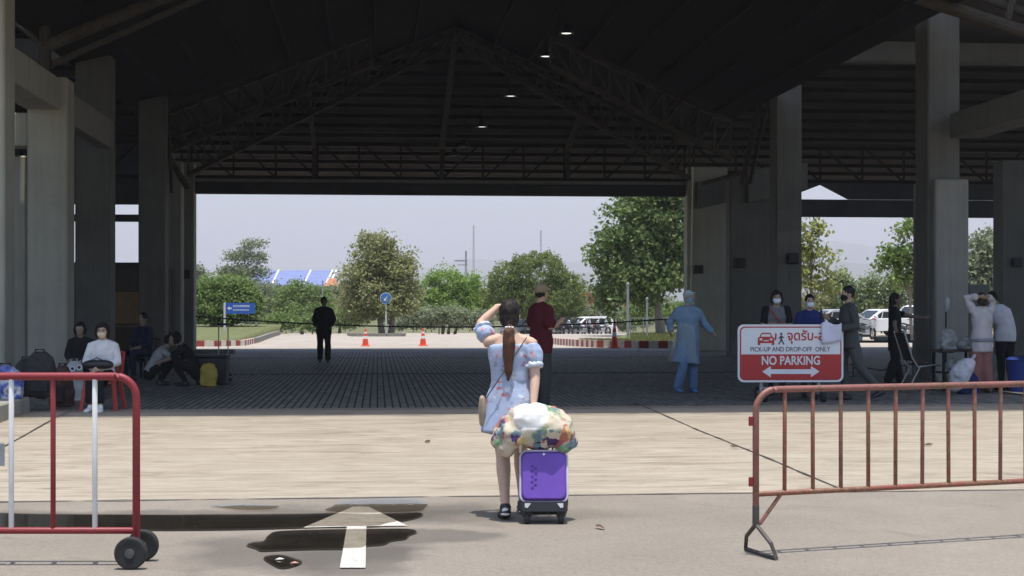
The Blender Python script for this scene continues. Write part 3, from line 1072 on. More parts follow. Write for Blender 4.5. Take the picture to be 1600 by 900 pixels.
tree('hazy_tree', 'dull grey-green feathery tree between the blue sign and the bushy hedge trees', B, [E(415, 465, d, B, 28, 24), E(418, 485, d, B, 34, 24), E(400, 470, d, B, 20, 28)], 'grey', 260, 36, .22, .35, .14, seed=9)
d = 122; B = pt(472, d)
tree('leafy_bush_tree', 'rounded mid-green tree below the blue roofs', B, [E(465, 460, d, B, 26, 20), E(490, 470, d, B, 28, 24), E(475, 488, d, B, 42, 20), E(448, 478, d, B, 20, 26)], 'green', 380, 38, .2, .25, .14, seed=10)
d = 170; B = pt(302, d)
tree('hazy_tree', 'far grey-green tree peeping out beside the last left column', B, [E(306, 432, d, B, 14, 14), E(300, 450, d, B, 22, 20)], 'grey', 120, 36, .3, .4, .2, seed=11)
d = 130; B = pt(530, d)
tree('leafy_bush_tree', 'low dull-green tree tucked between the island tree and the blue roofs', B, [E(525, 470, d, B, 22, 24), E(540, 480, d, B, 30, 26)], 'grey', 220, 36, .22, .3, .14, seed=12)
d = 62; B = pt(1270, d, -.1)
tree('young_tree', 'sparse yellow-green young tree just right of the tall column', B, [E(1280, 362, d, B, 24, 16), E(1270, 400, d, B, 34, 24), E(1250, 385, d, B, 22, 18), E(1285, 440, d, B, 26, 22), E(1240, 430, d, B, 26, 30)], 'yellow', 70, 26, .20, .22, .08, bark=m_bark2, seed=13, shell=.25, limbs=14)
d = 66; B = pt(1425, d, -.1)
tree('young_tree', 'sparse green young tree beside the thick front column, above the white-flowered hedge', B, [E(1425, 360, d, B, 26, 20), E(1405, 395, d, B, 32, 20), E(1440, 400, d, B, 26, 26), E(1390, 410, d, B, 20, 12), E(1425, 430, d, B, 36, 18)], 'green', 95, 28, .20, .22, .09, bark=m_bark2, seed=14, shell=.25, limbs=14)
d = 84; B = pt(1540, d)
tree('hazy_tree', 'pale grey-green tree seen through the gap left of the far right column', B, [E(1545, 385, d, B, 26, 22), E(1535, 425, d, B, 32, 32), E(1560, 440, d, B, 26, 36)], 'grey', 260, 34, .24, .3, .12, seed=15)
def hedge(label, px0, px1, py0, py1, d, leafm, n, seed, leaf=.17, name='flowering_hedge', cat='shrub'):
    B = pt((px0 + px1) / 2, d)
    k = max(2, int((px1 - px0) / 34))
    rr = random.Random(seed)
    el = []
    for i in range(k):
        px = lerp(px0 + 14, px1 - 14, i / (k - 1))
        hh = (py1 - py0) / 2
        el.append(E(px, (py0 + py1) / 2 + rr.uniform(-4, 6), d, B, 22, hh * rr.uniform(.85, 1.05)))
    tree(name, label, B, el, leafm, n, 36, leaf, .22, .06, seed=seed, stems=2, shell=.55, cat=cat, limbs=4)
hedge('green hedge dotted with white flowers behind the folding table', 1300, 1460, 425, 505, 92, 'flower', 460, 21)
hedge('dull green hedge behind the women waiting at the sign', 1175, 1290, 455, 508, 92, 'olive', 240, 22)
hedge('grey-green shrubs behind the couple with raised arms', 1500, 1620, 455, 510, 90, 'grey', 260, 23)
hedge('pinkish-red flowering shrubs behind the parked cars', 905, 1000, 452, 486, 128, 'pink', 150, 24, name='flowering_shrub')
hedge('pale green low shrubs below the pink flowering ones', 890, 990, 478, 512, 118, 'grey', 260, 25, name='low_shrub')
hedge('low grey-leaved plants between the island tree and the bright bush', 620, 760, 482, 512, 100, 'grey', 260, 26, name='low_shrub')
hedge('dark clipped hedge along the far side of the lot', 425, 560, 486, 512, 105, 'green', 300, 27, name='low_hedge')
hedge('dark shrubs in the shade under the tall broad-leaved tree', 985, 1075, 470, 512, 96, 'green', 260, 28, name='low_shrub')
hedge('green shrubs filling the corner behind the last left column', 296, 345, 470, 512, 96, 'green', 160, 29, name='low_shrub')
# a far belt of trees closing the horizon
vs, fs = [], []
rr = random.Random(5)
Vs = []
for k in range(70):
    px = lerp(150, 1750, k / 69) + rr.uniform(-10, 10)
    dd = rr.uniform(180, 240)
    p = D(px, dd)
    h = rr.uniform(2.2, 3.4)
    V, _ = crown_mesh([(p.x, p.y, p.z + h * .5, rr.uniform(2, 3.2), 2.0, h * .55)], 30, 26, .45, .5, .4, .5, k)
    Vs.append(V)
V = np.concatenate(Vs)
me = bpy.data.meshes.new('tree_belt')
me.from_pydata(V.tolist(), [], np.arange(len(V)).reshape(-1, 4).tolist())
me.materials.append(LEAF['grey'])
o = bpy.data.objects.new('tree_belt', me)
COL.objects.link(o)
tag(o, 'far belt of trees closing the horizon', 'trees', kind='stuff')

# ---------------------------------------------------------------- far buildings and masts
m_blue = M((.17, .21, .42), .5, .08, .5, name='blue_roof_sheet')
m_wtrim = M((.75, .75, .75), .6, .05, 3, name='white_trim')
m_cream = M((.5, .46, .38), .8, .1, 2, name='cream_wall')
B = D(462, 255)
bl = thing('blue_roofed_hall', 'far blue-roofed hall with white diagonal verges above the treetops', 'building', B)
for (a, c) in ((372, 424), (426, 474), (476, 508), (510, 514)):
    pa, pb, pc, pd_ = W(a, 446, 250), W(c, 446, 250), W(c + 11, 423.5, 258), W(a + 11, 423.5, 258)
    MB().add([*[tuple(p) for p in (pa, pb, pc, pd_)], *[(p.x, p.y, p.z + .12) for p in (pa, pb, pc, pd_)]], [(0, 1, 2, 3), (4, 5, 6, 7), (0, 1, 5, 4), (1, 2, 6, 5), (2, 3, 7, 6), (3, 0, 4, 7)]).build('roof', m_blue, bl, world=True)
    MB().bar(pb + Vector((.1, -.05, .08)), pc + Vector((.1, -.05, .08)), .28, .3).build('verge_board', m_wtrim, bl, world=True)
pa, pb = W(372, 447, 251), W(512, 447, 251)
MB().box(pa.x, pb.x, pa.y + .5, pa.y + 9, -1.2, pa.z).build('wall', m_cream, bl, world=True)
m_orange = M((.42, .16, .08), .8, .2, 2, name='clay_tile')
def house(px0, px1, py0, py1, d, lab):
    a, b_ = W(px0, py1, d), W(px1, py0, d)
    t = thing('house', lab, 'house', (a.x, a.y, g(a.y)))
    w = b_.x - a.x
    MB().box(a.x + .3, b_.x - .3, a.y + .3, a.y + 5, -1.2, a.z).build('wall', m_cream, t, world=True)
    MB().add([(a.x, a.y, a.z), (b_.x, a.y, a.z), (b_.x - w * .3, a.y + 2.7, b_.z), (a.x + w * .3, a.y + 2.7, b_.z), (a.x, a.y + 5.4, a.z), (b_.x, a.y + 5.4, a.z)], [(0, 1, 2, 3), (1, 5, 2), (5, 4, 3, 2), (4, 0, 3), (0, 4, 5, 1)]).build('roof', m_orange, t, world=True)
    for f in (.25, .65):
        MB().box(a.x + w * f, a.x + w * (f + .14), a.y + .27, a.y + .305, a.z - 1.8, a.z - .7).build('window', M((.03, .035, .04), .2), t, world=True)
house(936, 992, 446, 464, 150, 'small house with a pinkish-orange tiled roof behind the big broad-leaved tree')
house(506, 530, 434, 447, 170, 'tiny house with an orange roof beside the blue-roofed hall')
m_galv = M((.30, .31, .32), .5, .15, 4, metal=.3, name='galvanised_steel')
def mast(px, py_top, d, lab, w=.5, name='radio_mast', arms=False):
    top = W(px, py_top, d)
    b0 = D(px, d)
    t = thing(name, lab, 'mast', b0)
    h = top.z - b0.z
    for sx, sy in ((-1, -1), (1, -1), (0, 1)):
        MB().bar((sx * w / 2, sy * w / 2, 0), (sx * w / 6, sy * w / 6, h), .07).build('leg', m_galv, t)
    b = MB()
    n = int(h / 1.2)
    for i in range(n):
        f0, f1 = i / n, (i + 1) / n
        w0, w1 = lerp(w / 2, w / 6, f0), lerp(w / 2, w / 6, f1)
        b.bar((-w0, -w0, h * f0), (w1, -w1, h * f1), .04)
        b.bar((w0, -w0, h * f0), (0, w1, h * f1), .04)
    b.build('bracing', m_galv, t)
    if arms:
        MB().bar((-1.6, 0, h * .86), (.2, 0, h * .86), .18).build('cross_arm', m_galv, t)
        MB().bar((-1.2, 0, h * .80), (.2, 0, h * .80), .12).build('cross_arm', m_galv, t)
mast(740, 352, 420, 'very thin tall mast above the bright-green bush', .8)
mast(845, 360, 420, 'thin mast rising behind the top of the clipped round tree', .9)
mast(728, 392, 210, 'short mast with cross arms beside the tall thin mast', .5, 'power_pole', True)
m_post = M((.62, .62, .60), .5, .1, 6, name='white_post')
def pole(px, py0, py1, d, lab, r=.05, m=m_galv, name='metal_pole', cat='pole'):
    a = W(px, py1, d)
    t = thing(name, lab, cat, (a.x, a.y, a.z))
    h = (py1 - py0) * d / F
    MB().tube([(0, 0, 0), (0, 0, h)], r, 8).build('shaft', m, t)
    MB().tube([(0, 0, h), (0, 0, h + .06)], r * 1.35, 8).build('cap', m, t)
    return t
pole(981, 445, 527, 70, 'grey metal pole nearest the orange cone by the motorcycles', .06)
pole(1011, 468, 527, 72, 'slim grey pole between the cone and the thick tree trunk', .05)
pole(504, 440, 512, 105, 'thin pale pole above the head of the black-clad walker', .05)
t = pole(729, 455, 512, 118, 'thin lamp pole in front of the bright-green bush', .05, name='lamp_pole')
MB().bar((0, 0, 2.9), (.55, 0, 2.95), .08).build('lamp_head', m_galv, t)
# rail fence behind the verge
f0, f1 = D(985, 84), D(1085, 86)
fe = thing('rail_fence', 'low grey rail fence behind the thick tree trunk', 'fence', f0)
for i in range(6):
    p = f0.lerp(f1, i / 5)
    MB().bar((p.x, p.y, g(p.y)), (p.x, p.y, g(p.y) + 1.0), .06).build('post', m_galv, fe, world=True)
for h in (.5, .95):
    MB().bar((f0.x, f0.y, g(f0.y) + h), (f1.x, f1.y, g(f1.y) + h), .045).build('rail', m_galv, fe, world=True)

# ---------------------------------------------------------------- signs, cones, rope
def rrect(w, h, r, n=6, cx=0, cz=0):
    out = []
    for (sx, sz, a0) in ((1, 1, 0), (-1, 1, 90), (-1, -1, 180), (1, -1, 270)):
        for i in range(n + 1):
            a = R(a0 + 90 * i / n)
            out.append((cx + sx * (w / 2 - r) + r * math.cos(a), cz + sz * (h / 2 - r) + r * math.sin(a)))
    return out
def text_mesh(body, size, loc, m, parent, sx=1.0, name='lettering', bold=.0, extrude=.001, align='CENTER'):
    cu = bpy.data.curves.new('t', 'FONT')
    cu.body = body
    cu.size = size
    cu.align_x = align
    cu.offset = bold
    cu.extrude = extrude
    cu.resolution_u = 4
    to = bpy.data.objects.new('t', cu)
    me = evaluated(to)
    bpy.data.objects.remove(to)
    mt = Matrix.Rotation(R(90), 4, 'X') @ Matrix.Diagonal((sx, 1, 1, 1))
    me.transform(mt)
    me.materials.clear()
    me.materials.append(m)
    o = bpy.data.objects.new(name, me)
    COL.objects.link(o)
    o.parent = parent
    o.location = loc
    return o
m_sblue = M((.02, .10, .42), .4, .05, 3, name='sign_blue')
m_swhite = M((.75, .76, .78), .4, .05, 3, name='sign_white')
p = W(351, 519, 74)
t = thing('direction_sign', 'blue direction sign with white lettering on a white post in the grass', 'road sign', (p.x, p.y, g(p.y) + .08))
hp = (519 - 465) * 74 / F
MB().cyl((0, 0, 0), (0, 0, hp), .055, 12).build('post', m_post, t, smooth=True)
sw, sh = 45 * 74 / F, 17 * 74 / F
MB().prism(rrect(sw, sh, .04, 4, sw / 2 + .06, hp - sh / 2 - .02), -.03, .0).build('panel', m_sblue, t)
zc = hp - sh / 2 - .02
MB().prism([(.13, zc), (.25, zc + .10), (.25, zc + .035), (.36, zc + .035), (.36, zc - .035), (.25, zc - .035), (.25, zc - .10)], -.036, -.031).build('arrow', m_swhite, t)
rr = random.Random(3)
for row, (za, hh, x1_) in enumerate(((zc + .055, .11, 1.25), (zc - .12, .07, 1.2))):
    x = .42
    while x < x1_:
        w = rr.uniform(.03, .075)
        MB().prism([(x, za), (x + w * .25, za), (x + w * .25, za + hh * .65), (x + w * .7, za + hh * .65), (x + w * .7, za), (x + w, za), (x + w, za + hh), (x, za + hh * rr.uniform(.8, 1))], -.036, -.031).build('glyph', m_swhite, t)
        x += w + .022
p = W(603, 520, 86)
t = thing('keep_left_sign', 'round blue sign with a white slanting arrow on a white post', 'road sign', (p.x, p.y, g(p.y) + .1))
hp = (HOR - 467) * 86 / F + CAMH - p.z
hp = 2.0
MB().cyl((0, 0, 0), (0, 0, hp + .2), .05, 12).build('post', m_post, t, smooth=True)
disc = [(.34 * math.cos(a * math.pi / 14), hp + .34 * math.sin(a * math.pi / 14)) for a in range(28)]
MB().prism(disc, -.08, -.06).build('rim', m_swhite, t)
disc = [(.31 * math.cos(a * math.pi / 14), hp + .31 * math.sin(a * math.pi / 14)) for a in range(28)]
MB().prism(disc, -.088, -.081).build('disc', M((.03, .17, .50), .4, .05, 3), t)
def rotp(poly, a, cz):
    return [(x * math.cos(a) - z * math.sin(a), cz + x * math.sin(a) + z * math.cos(a)) for x, z in poly]
MB().prism(rotp([(-.03, .2), (-.03, -.05), (-.1, -.05), (0, -.2), (.1, -.05), (.03, -.05), (.03, .2)], R(-40), hp), -.094, -.089).build('arrow', m_swhite, t)
# cones
m_cone = M((.75, .07, .03), .55, .1, 6, name='cone_orange')
def cone(px, py, lab, h=.7):
    p = G(px, py)
    t = thing('traffic_cone', lab, 'cone', p, group='orange traffic cones')
    MB().bbox(-.19, .19, -.19, .19, 0, .035, .01).build('base', m_cone, t)
    f = lambda z: lerp(.135, .03, (z - .035) / (h - .035))
    for (za, zb_, m) in ((.035, h * .42, m_cone), (h * .42, h * .58, m_swhite), (h * .58, h * .72, m_cone), (h * .72, h * .82, m_swhite), (h * .82, h, m_cone)):
        MB().lathe([(f(za), za), (f(zb_), zb_)] + ([(0, h)] if zb_ == h else []), n=18).build('cone_body' if m is m_cone else 'reflective_band', m, t, smooth=True)
cone(571, 541, 'orange cone with pale bands right of the black-clad walker')
cone(661, 540.5, 'orange cone standing midway between the walker and the maroon-shirted man')
cone(960, 544, 'tall orange cone in front of the striped kerb and motorcycles', 1.0)
# rope across the back opening
def mat_rope():
    m, nt, p, L = newmat('twisted_rope')
    v = coords(nt, (1, 1, 1))
    w = nt.nodes.new('ShaderNodeTexWave')
    w.inputs['Scale'].default_value = 3.2
    w.bands_direction = 'X'
    L.new(v, w.inputs['Vector'])
    L.new(ramp(nt, w.outputs['Fac'], [(.62, (.012, .012, .012)), (.8, (.22, .21, .2))]), p.inputs['Base Color'])
    p.inputs['Roughness'].default_value = .7
    return m
pa, pb = W(303, 494, 49.2), W(1076, 496, 49.2)
pts = []
for i in range(81):
    f = i / 80
    q = pa.lerp(pb, f)
    pts.append((q.x, q.y, q.z - .34 * (1 - (2 * f - 1) ** 2)))
o = MB().tube(pts, .024, 8).build('barrier_rope', mat_rope(), smooth=True)
tag(o, 'black twisted rope strung low across the back opening', 'rope')
# ---------------------------------------------------------------- vehicles
m_tyre = M((.02, .02, .02), .8, .2, 20, name='tyre')
m_rim = M((.45, .45, .46), .35, .1, 10, metal=.7, name='rim')
m_glass = M((.02, .024, .028), .08, .1, 2, name='dark_glass')
m_carwhite = M((.78, .78, .77), .25, .03, 2, name='white_car_paint')
m_cardark = M((.05, .055, .065), .25, .05, 2, name='dark_car_paint')
m_carsilver = M((.42, .43, .45), .3, .03, 2, metal=.3, name='silver_car_paint')
m_red = M((.5, .03, .02), .3, .05, 4, name='tail_red')
m_lampglass = M((.7, .7, .7), .15, .05, 4, name='lamp_glass')

def car(label, paint, loc, rz_, suv=True, group=None):
    t = thing('parked_car', label, 'car', loc, rz_, group)
    Lh, wd = 2.2, .88
    if suv:
        low = [(-2.2, .35), (-2.22, .62), (-2.12, .92), (-1.98, 1.05), (1.05, 1.02), (1.9, .93), (2.15, .78), (2.22, .55), (2.18, .3)]
        gh = [(-2.02, 1.04), (-1.86, 1.56), (-1.6, 1.66), (.1, 1.66), (.35, 1.60), (1.1, 1.02)]
    else:
        low = [(-2.2, .33), (-2.22, .6), (-2.15, .88), (-1.5, .95), (1.05, .93), (1.9, .82), (2.15, .68), (2.22, .5), (2.18, .28)]
        gh = [(-1.75, .93), (-1.1, 1.38), (-.8, 1.44), (.1, 1.44), (.3, 1.40), (1.15, .92)]
    def loft(prof, sec):
        n = len(prof)
        vs, fs = [], []
        for (yy, k, zsh) in sec:
            for (x, z) in prof:
                vs.append((x * k, yy, z + zsh))
        m_ = len(sec)
        for j in range(m_ - 1):
            for i in range(n):
                i2 = (i + 1) % n
                fs.append((j * n + i, j * n + i2, (j + 1) * n + i2, (j + 1) * n + i))
        fs += [tuple(range(n)), tuple(range((m_ - 1) * n, m_ * n))]
        return MB().add(vs, fs)
    loft(low, [(-wd, .96, -.0), (-wd * .93, .99, .02), (0, 1.0, .03), (wd * .93, .99, .02), (wd, .96, 0)]).build('body', paint, t, smooth=True)
    loft(gh, [(-wd * .80, .97, -.02), (-wd * .70, 1.0, .01), (0, 1.0, .02), (wd * .70, 1.0, .01), (wd * .80, .97, -.02)]).build('cabin', paint, t, smooth=True)
    for s in (-1, 1):
        z0, z1 = gh[0][1] + .05, gh[2][1] - .12
        def edge(z, front):
            a, b_ = (gh[-1], gh[-2]) if front else (gh[0], gh[1])
            f = (z - a[1]) / (b_[1] - a[1])
            return lerp(a[0], b_[0], max(0, min(1.1, f))) * .97
        xm = [edge(z0, False) + .16, -.72, -.66, .30, .36, edge(z0, True) - .16]
        xt = [edge(z1, False) + .16, -.72, -.66, .22, .28, edge(z1, True) - .12]
        for i in (0, 2, 4):
            if xt[i + 1] - xt[i] < .02:
                xt[i + 1] = xt[i] + .03
            yb, yt = s * (wd * .80 + .006), s * (wd * .80 + .006)
            MB().add([(xm[i], yb, z0), (xm[i + 1], yb, z0), (xt[i + 1], yt, z1), (xt[i], yt, z1), (xm[i], yb - s * .02, z0), (xm[i + 1], yb - s * .02, z0), (xt[i + 1], yt - s * .02, z1), (xt[i], yt - s * .02, z1)],
                     [(0, 1, 2, 3), (4, 5, 6, 7), (0, 1, 5, 4), (1, 2, 6, 5), (2, 3, 7, 6), (3, 0, 4, 7)]).build('side_window', m_glass, t)
        MB().bbox(.75, .95, s * .9 - .07, s * .9 + .07, .98, 1.12, .03).build('mirror', paint, t)
        MB().bbox(1.95, 2.17, s * .62 - .16, s * .62 + .16, .66, .80, .03).build('headlight', m_lampglass, t)
        MB().bbox(-2.2, -2.08, s * .68 - .12, s * .68 + .12, .75, .98, .02).build('tail_light', m_red, t)
        for x in (-1.36, 1.36):
            w = MB().lathe([(.0, -.11), (.22, -.11), (.31, -.09), (.335, -.05), (.335, .05), (.31, .09), (.22, .11), (0, .11)], (0, 0, 0), 20, 'y').build('wheel', m_tyre, t, smooth=True, loc=(x, s * .80, .335))
            MB().lathe([(0, -.125), (.2, -.12), (.21, -.1), (.21, .1), (.2, .12), (0, .125)], (0, 0, 0), 14, 'y').build('rim', m_rim, w)
    a, b_ = gh[-1], gh[-2]
    for (xa, za, xb, zb_) in ((a[0] - .06, a[1] + .03, b_[0] + .04, b_[1] - .03), (gh[0][0] + .04, gh[0][1] + .1, gh[1][0] - .0, gh[1][1] - .05)):
        nx = 1 if xa > 0 else -1
        MB().add([(xa + nx * .02, -.62, za + .02), (xa + nx * .02, .62, za + .02), (xb + nx * .02, .52, zb_ + .02), (xb + nx * .02, -.52, zb_ + .02), (xa, -.62, za), (xa, .62, za), (xb, .52, zb_), (xb, -.52, zb_)],
                 [(0, 1, 2, 3), (4, 5, 6, 7), (0, 1, 5, 4), (1, 2, 6, 5), (2, 3, 7, 6), (3, 0, 4, 7)]).build('windscreen', m_glass, t)
    MB().bbox(2.14, 2.24, -.5, .5, .42, .58, .02).build('grille', m_black, t)
    return t
CG = 'cars parked in the lower lot'
def cl(px, d):
    return D(px, d)
car('white sport utility car with dark side windows behind the motorcycles', m_carwhite, cl(915, 106), R(200), True, CG)
car('dark grey car parked just left of the white sport utility car', m_cardark, cl(868, 109), R(215), False, CG)
car('white car half hidden behind the maroon-shirted man', m_carwhite, cl(820, 110), R(225), False, CG)
car('silver car parked behind the walking man in grey', m_carsilver, cl(1298, 78), R(190), False, CG)
car('white car seen between the walking man and the dark-clad woman', m_carwhite, cl(1372, 80), R(200), False, CG)
car('white car behind the outstretched arm of the dark-clad woman', m_carwhite, cl(1432, 82), R(205), True, CG)

def motorcycle():
    t = thing('motorcycle', 'parked motorcycle in the row behind the striped kerb', 'motorcycle', (0, 0, 0), 0, 'motorcycles parked behind the striped kerb')
    for x in (-.62, .62):
        w = MB().lathe([(.20, -.04), (.27, -.05), (.30, -.02), (.30, .02), (.27, .05), (.20, .04), (.20, -.04)], (0, 0, 0), 18, 'y').build('wheel', m_tyre, t, smooth=True, loc=(x, 0, .30))
        b = MB().lathe([(0, -.05), (.04, -.05), (.04, .05), (0, .05)], (0, 0, 0), 10, 'y')
        for k in range(5):
            a = k * 2 * math.pi / 5
            b.bar((0, 0, 0), (.22 * math.cos(a), 0, .22 * math.sin(a)), .025)
        b.build('rim', m_rim, w)
    MB().tube([(.62, 0, .3), (.50, 0, .62), (.40, 0, .92)], .03, 8).build('fork', m_rim, t)
    MB().tube([(.55, 0, .55), (.50, 0, .72), (.42, 0, .90)], [(.05, .10), (.07, .15), (.05, .12)], 10, ref=(1, 0, 0)).build('front_fairing', m_carwhite, t, smooth=True)
    MB().tube([(-.75, 0, .66), (-.4, 0, .62), (0, 0, .50), (.35, 0, .62)], [(.10, .07), (.13, .10), (.12, .10), (.09, .07)], 10, ref=(0, 1, 0)).build('body', m_cardark, t, smooth=True)
    MB().tube([(-.7, 0, .78), (-.3, 0, .78), (.05, 0, .72)], [(.10, .035), (.13, .045), (.09, .03)], 10, ref=(0, 1, 0)).build('seat', m_black, t, smooth=True)
    MB().tube([(.30, -.34, .98), (.38, -.16, .98), (.40, 0, .94), (.38, .16, .98), (.30, .34, .98)], .018, 8).build('handlebar', m_black, t)
    for s in (-1, 1):
        MB().ell((.36, s * .3, 1.12), (.015, .06, .04)).build('mirror', m_rim, t)
    MB().ell((.46, 0, .95), (.06, .09, .07)).build('headlight', m_lampglass, t, smooth=True)
    MB().ell((-.80, 0, .70), (.05, .07, .04)).build('tail_light', m_red, t)
    MB().bbox(-.15, .2, -.14, .14, .25, .48, .03).build('engine', m_rim, t)
    MB().tube([(.1, -.15, .28), (-.4, -.17, .3), (-.75, -.18, .36)], .04, 8).build('exhaust', m_rim, t)
    MB().bbox(-.9, -.55, -.04, .04, .44, .58, .02).build('rear_mudguard', m_cardark, t)
    return t
mc0 = motorcycle()
mc0.location = D(852, 93)
mc0.location.z = g(mc0.location.y)
mc0.rotation_euler[2] = R(40)
for i, px in enumerate((868, 882, 896, 912, 927, 940)):
    q = D(px, 92.5 + random.uniform(-.6, .6))
    dup(mc0, q, R(40 + random.uniform(-14, 14)))
for px, lab in ((1352, 'motorcycle parked behind the folding table'), (1328, 'motorcycle parked behind the walking man in grey'), (1418, 'motorcycle parked behind the dark-clad woman')):
    dup(mc0, D(px, 71), R(30 + random.uniform(-10, 10)), lab)

# ---------------------------------------------------------------- crowd barriers
m_bred = mat_rust((.25, .018, .026), (.36, .16, .15), .74)
m_brust = mat_rust((.27, .105, .085), (.20, .105, .06), .50)
m_brust2 = mat_rust((.28, .075, .055), (.25, .125, .065), .46)
m_bwhite = M((.72, .72, .70), .45, .06, 10, name='white_enamel', grime=((.4, .33, .27), 20, .68))
def arc_frame(x0, x1, ztop, rad, zlow, n=8):
    pts = [(x0, 0, zlow)]
    for i in range(n + 1):
        a = R(180 - 90 * i / n)
        pts.append((x0 + rad + rad * math.cos(a), 0, ztop - rad + rad * math.sin(a)))
    for i in range(n + 1):
        a = R(90 - 90 * i / n)
        pts.append((x1 - rad + rad * math.cos(a), 0, ztop - rad + rad * math.sin(a)))
    pts.append((x1, 0, zlow))
    return pts
# left: red and white, on wheels
DL = 9.1
p = D(213, DL, 0)
s_ = F / DL
zt = CAMH - (588 - HOR) / s_
zl = CAMH - (829 - HOR) / s_
lb = thing('crowd_barrier', 'red crowd barrier with alternating white bars and black castor wheels beside the puddle', 'barrier', p, -TH, 'steel crowd barriers')
MB().tube(arc_frame(-2.0, 0, zt, .13, .14), .024, 12).build('frame', m_bred, lb, smooth=True)
MB().tube([(-1.98, 0, zl), (-.01, 0, zl)], .021, 12).build('bottom_rail', m_bred, lb, smooth=True)
for k in range(7):
    x = -.255 - k * .257
    MB().tube([(x, 0, zl), (x, 0, zt)], .0165, 10).build('bar', m_bwhite if k % 2 == 0 else m_bred, lb, smooth=True)
MB().tube([(-.0, -.13, .10), (.0, .16, .10)], .014, 8).build('axle', m_bred, lb)
for yy in (-.13, .16):
    w = MB().lathe([(.03, -.03), (.06, -.028), (.075, -.032), (.092, -.03), (.098, -.018), (.098, .018), (.092, .03), (.075, .032), (.06, .028), (.03, .03), (0, .03)], (0, 0, 0), 28, 'y').build('wheel', m_tyre, lb, smooth=True, loc=(0, yy, .098))
    MB().lathe([(0, -.04), (.028, -.038), (.032, -.02), (.07, -.015), (.07, .015), (.03, .02), (0, .04)], (0, 0, 0), 20, 'y').build('hub', M((.07, .07, .07), .5, .2, 20), w)
MB().bbox(-.9 - .12, -.9 + .10, -.03, -.026, zl + .40, zl + .54, .002).build('number_plate', M((.25, .26, .28), .5), lb)
# right: rusted, on splayed feet
pR0, pR1 = D(1181, 9.45, 0), D(1660, 10.25, 0)
ang = math.atan2((pR1 - pR0).y, (pR1 - pR0).x)
s_ = F / 9.45
zt = CAMH - (609 - HOR) / s_
zl = CAMH - (772 - HOR) / s_
rb = thing('crowd_barrier', 'rusty faded-red crowd barrier on a splayed metal foot in front of the no parking board', 'barrier', pR0, ang, 'steel crowd barriers')
Lr = (pR1 - pR0).length
MB().tube(arc_frame(0, Lr, zt, .14, .28), .021, 12).build('frame', m_brust, rb, smooth=True)
MB().tube([(.01, 0, zl), (Lr - .01, 0, zl)], .018, 10).build('bottom_rail', m_brust2, rb, smooth=True)
k = 1
x = .208
while x < Lr - .05:
    MB().tube([(x, 0, zl), (x + random.uniform(-.004, .004), 0, zt - .004)], .0135, 9).build('bar', m_brust2 if k % 3 else m_brust, rb, smooth=True)
    x += .2085
    k += 1
for z in (zt - .2, zl + .08):
    MB().bbox(-.05, -.02, -.008, .008, z - .03, z + .03, .003).build('hinge_lug', m_bred, rb)
m_foot = M((.06, .05, .045), .6, .4, 12, name='bare_iron')
MB().tube([(.18, 0, zl - .01), (.03, 0, zl - .19)], .013, 8).build('brace', m_brust, rb)
for x in (0.0, Lr):
    MB().tube([(x, 0, .30), (x, -.0, .20), (x + .02, -.16, .10), (x + .035, -.2, .012), (x + .035, .2, .012), (x + .02, .16, .10), (x, 0, .20)], .014, 8).build('foot', m_foot, rb)
    MB().tube([(x, 0, .32), (x, 0, .20)], .023, 8).build('sleeve', m_foot, rb)

# ---------------------------------------------------------------- pick-up and drop-off board
m_sred = M((.42, .018, .022), .4, .05, 3, name='sign_red')
m_swht = M((.70, .72, .76), .4, .04, 3, name='sign_board_white')
m_ink = M((.06, .035, .05), .5, .05, 3, name='sign_ink')
DS = 22.4
p = D(1235, DS)
s_ = F / DS
sg = thing('parking_sign', 'red and white no parking board with car symbol on a wheeled stand', 'sign', (p.x, p.y, g(p.y)), -TH * .6)
wS, hS = 166 / s_, 90 / s_
zc = CAMH - (552 - HOR) / s_ - g(p.y)
MB().prism(rrect(wS, hS, .09, 7, 0, zc), -.02, .02).build('board', m_swht, sg)
MB().prism(rrect(wS - .06, hS - .06, .075, 7, 0, zc), -.023, -.0205).build('border_line', m_sred, sg)
MB().prism(rrect(wS - .10, hS - .10, .06, 7, 0, zc), -.026, -.0235).build('panel', m_swht, sg)
lo = [q for q in rrect(wS - .10, hS - .10, .06, 7, 0, zc)]
zmid = CAMH - (553.5 - HOR) / s_ - g(p.y)
bot = [q for q in lo if q[1] < zc] 
bot = [(wS / 2 - .05, zmid)] + [(-(wS / 2 - .05), zmid)] + [q for q in lo if q[1] < zmid]
MB().prism(bot, -.029, -.0265).build('red_panel', m_sred, sg)
def sz(py):
    return CAMH - (py - HOR) / s_ - g(p.y)
def sx_(px):
    return (px - 1235) / s_
text_mesh('NO PARKING', .185, (sx_(1235), -.0305, sz(569.5)), m_swht, sg, .80, bold=.004)
text_mesh('PICK-UP AND DROP-OFF  ONLY', .098, (sx_(1234), -.0275, sz(549)), m_ink, sg, .86, bold=.001)
text_mesh('จุดรับ-ส่ง', .2, (sx_(1229), -.0275, sz(531.5)), m_sred, sg, .92, bold=.004, align='LEFT')
za = sz(580.5)
ax0, ax1 = sx_(1190), sx_(1280)
MB().prism([(ax0, za), (ax0 + .13, za + .085), (ax0 + .13, za + .035), (ax1 - .13, za + .035), (ax1 - .13, za + .085), (ax1, za), (ax1 - .13, za - .085), (ax1 - .13, za - .035), (ax0 + .13, za - .035), (ax0 + .13, za - .085)], -.032, -.0295).build('arrow', m_swht, sg)
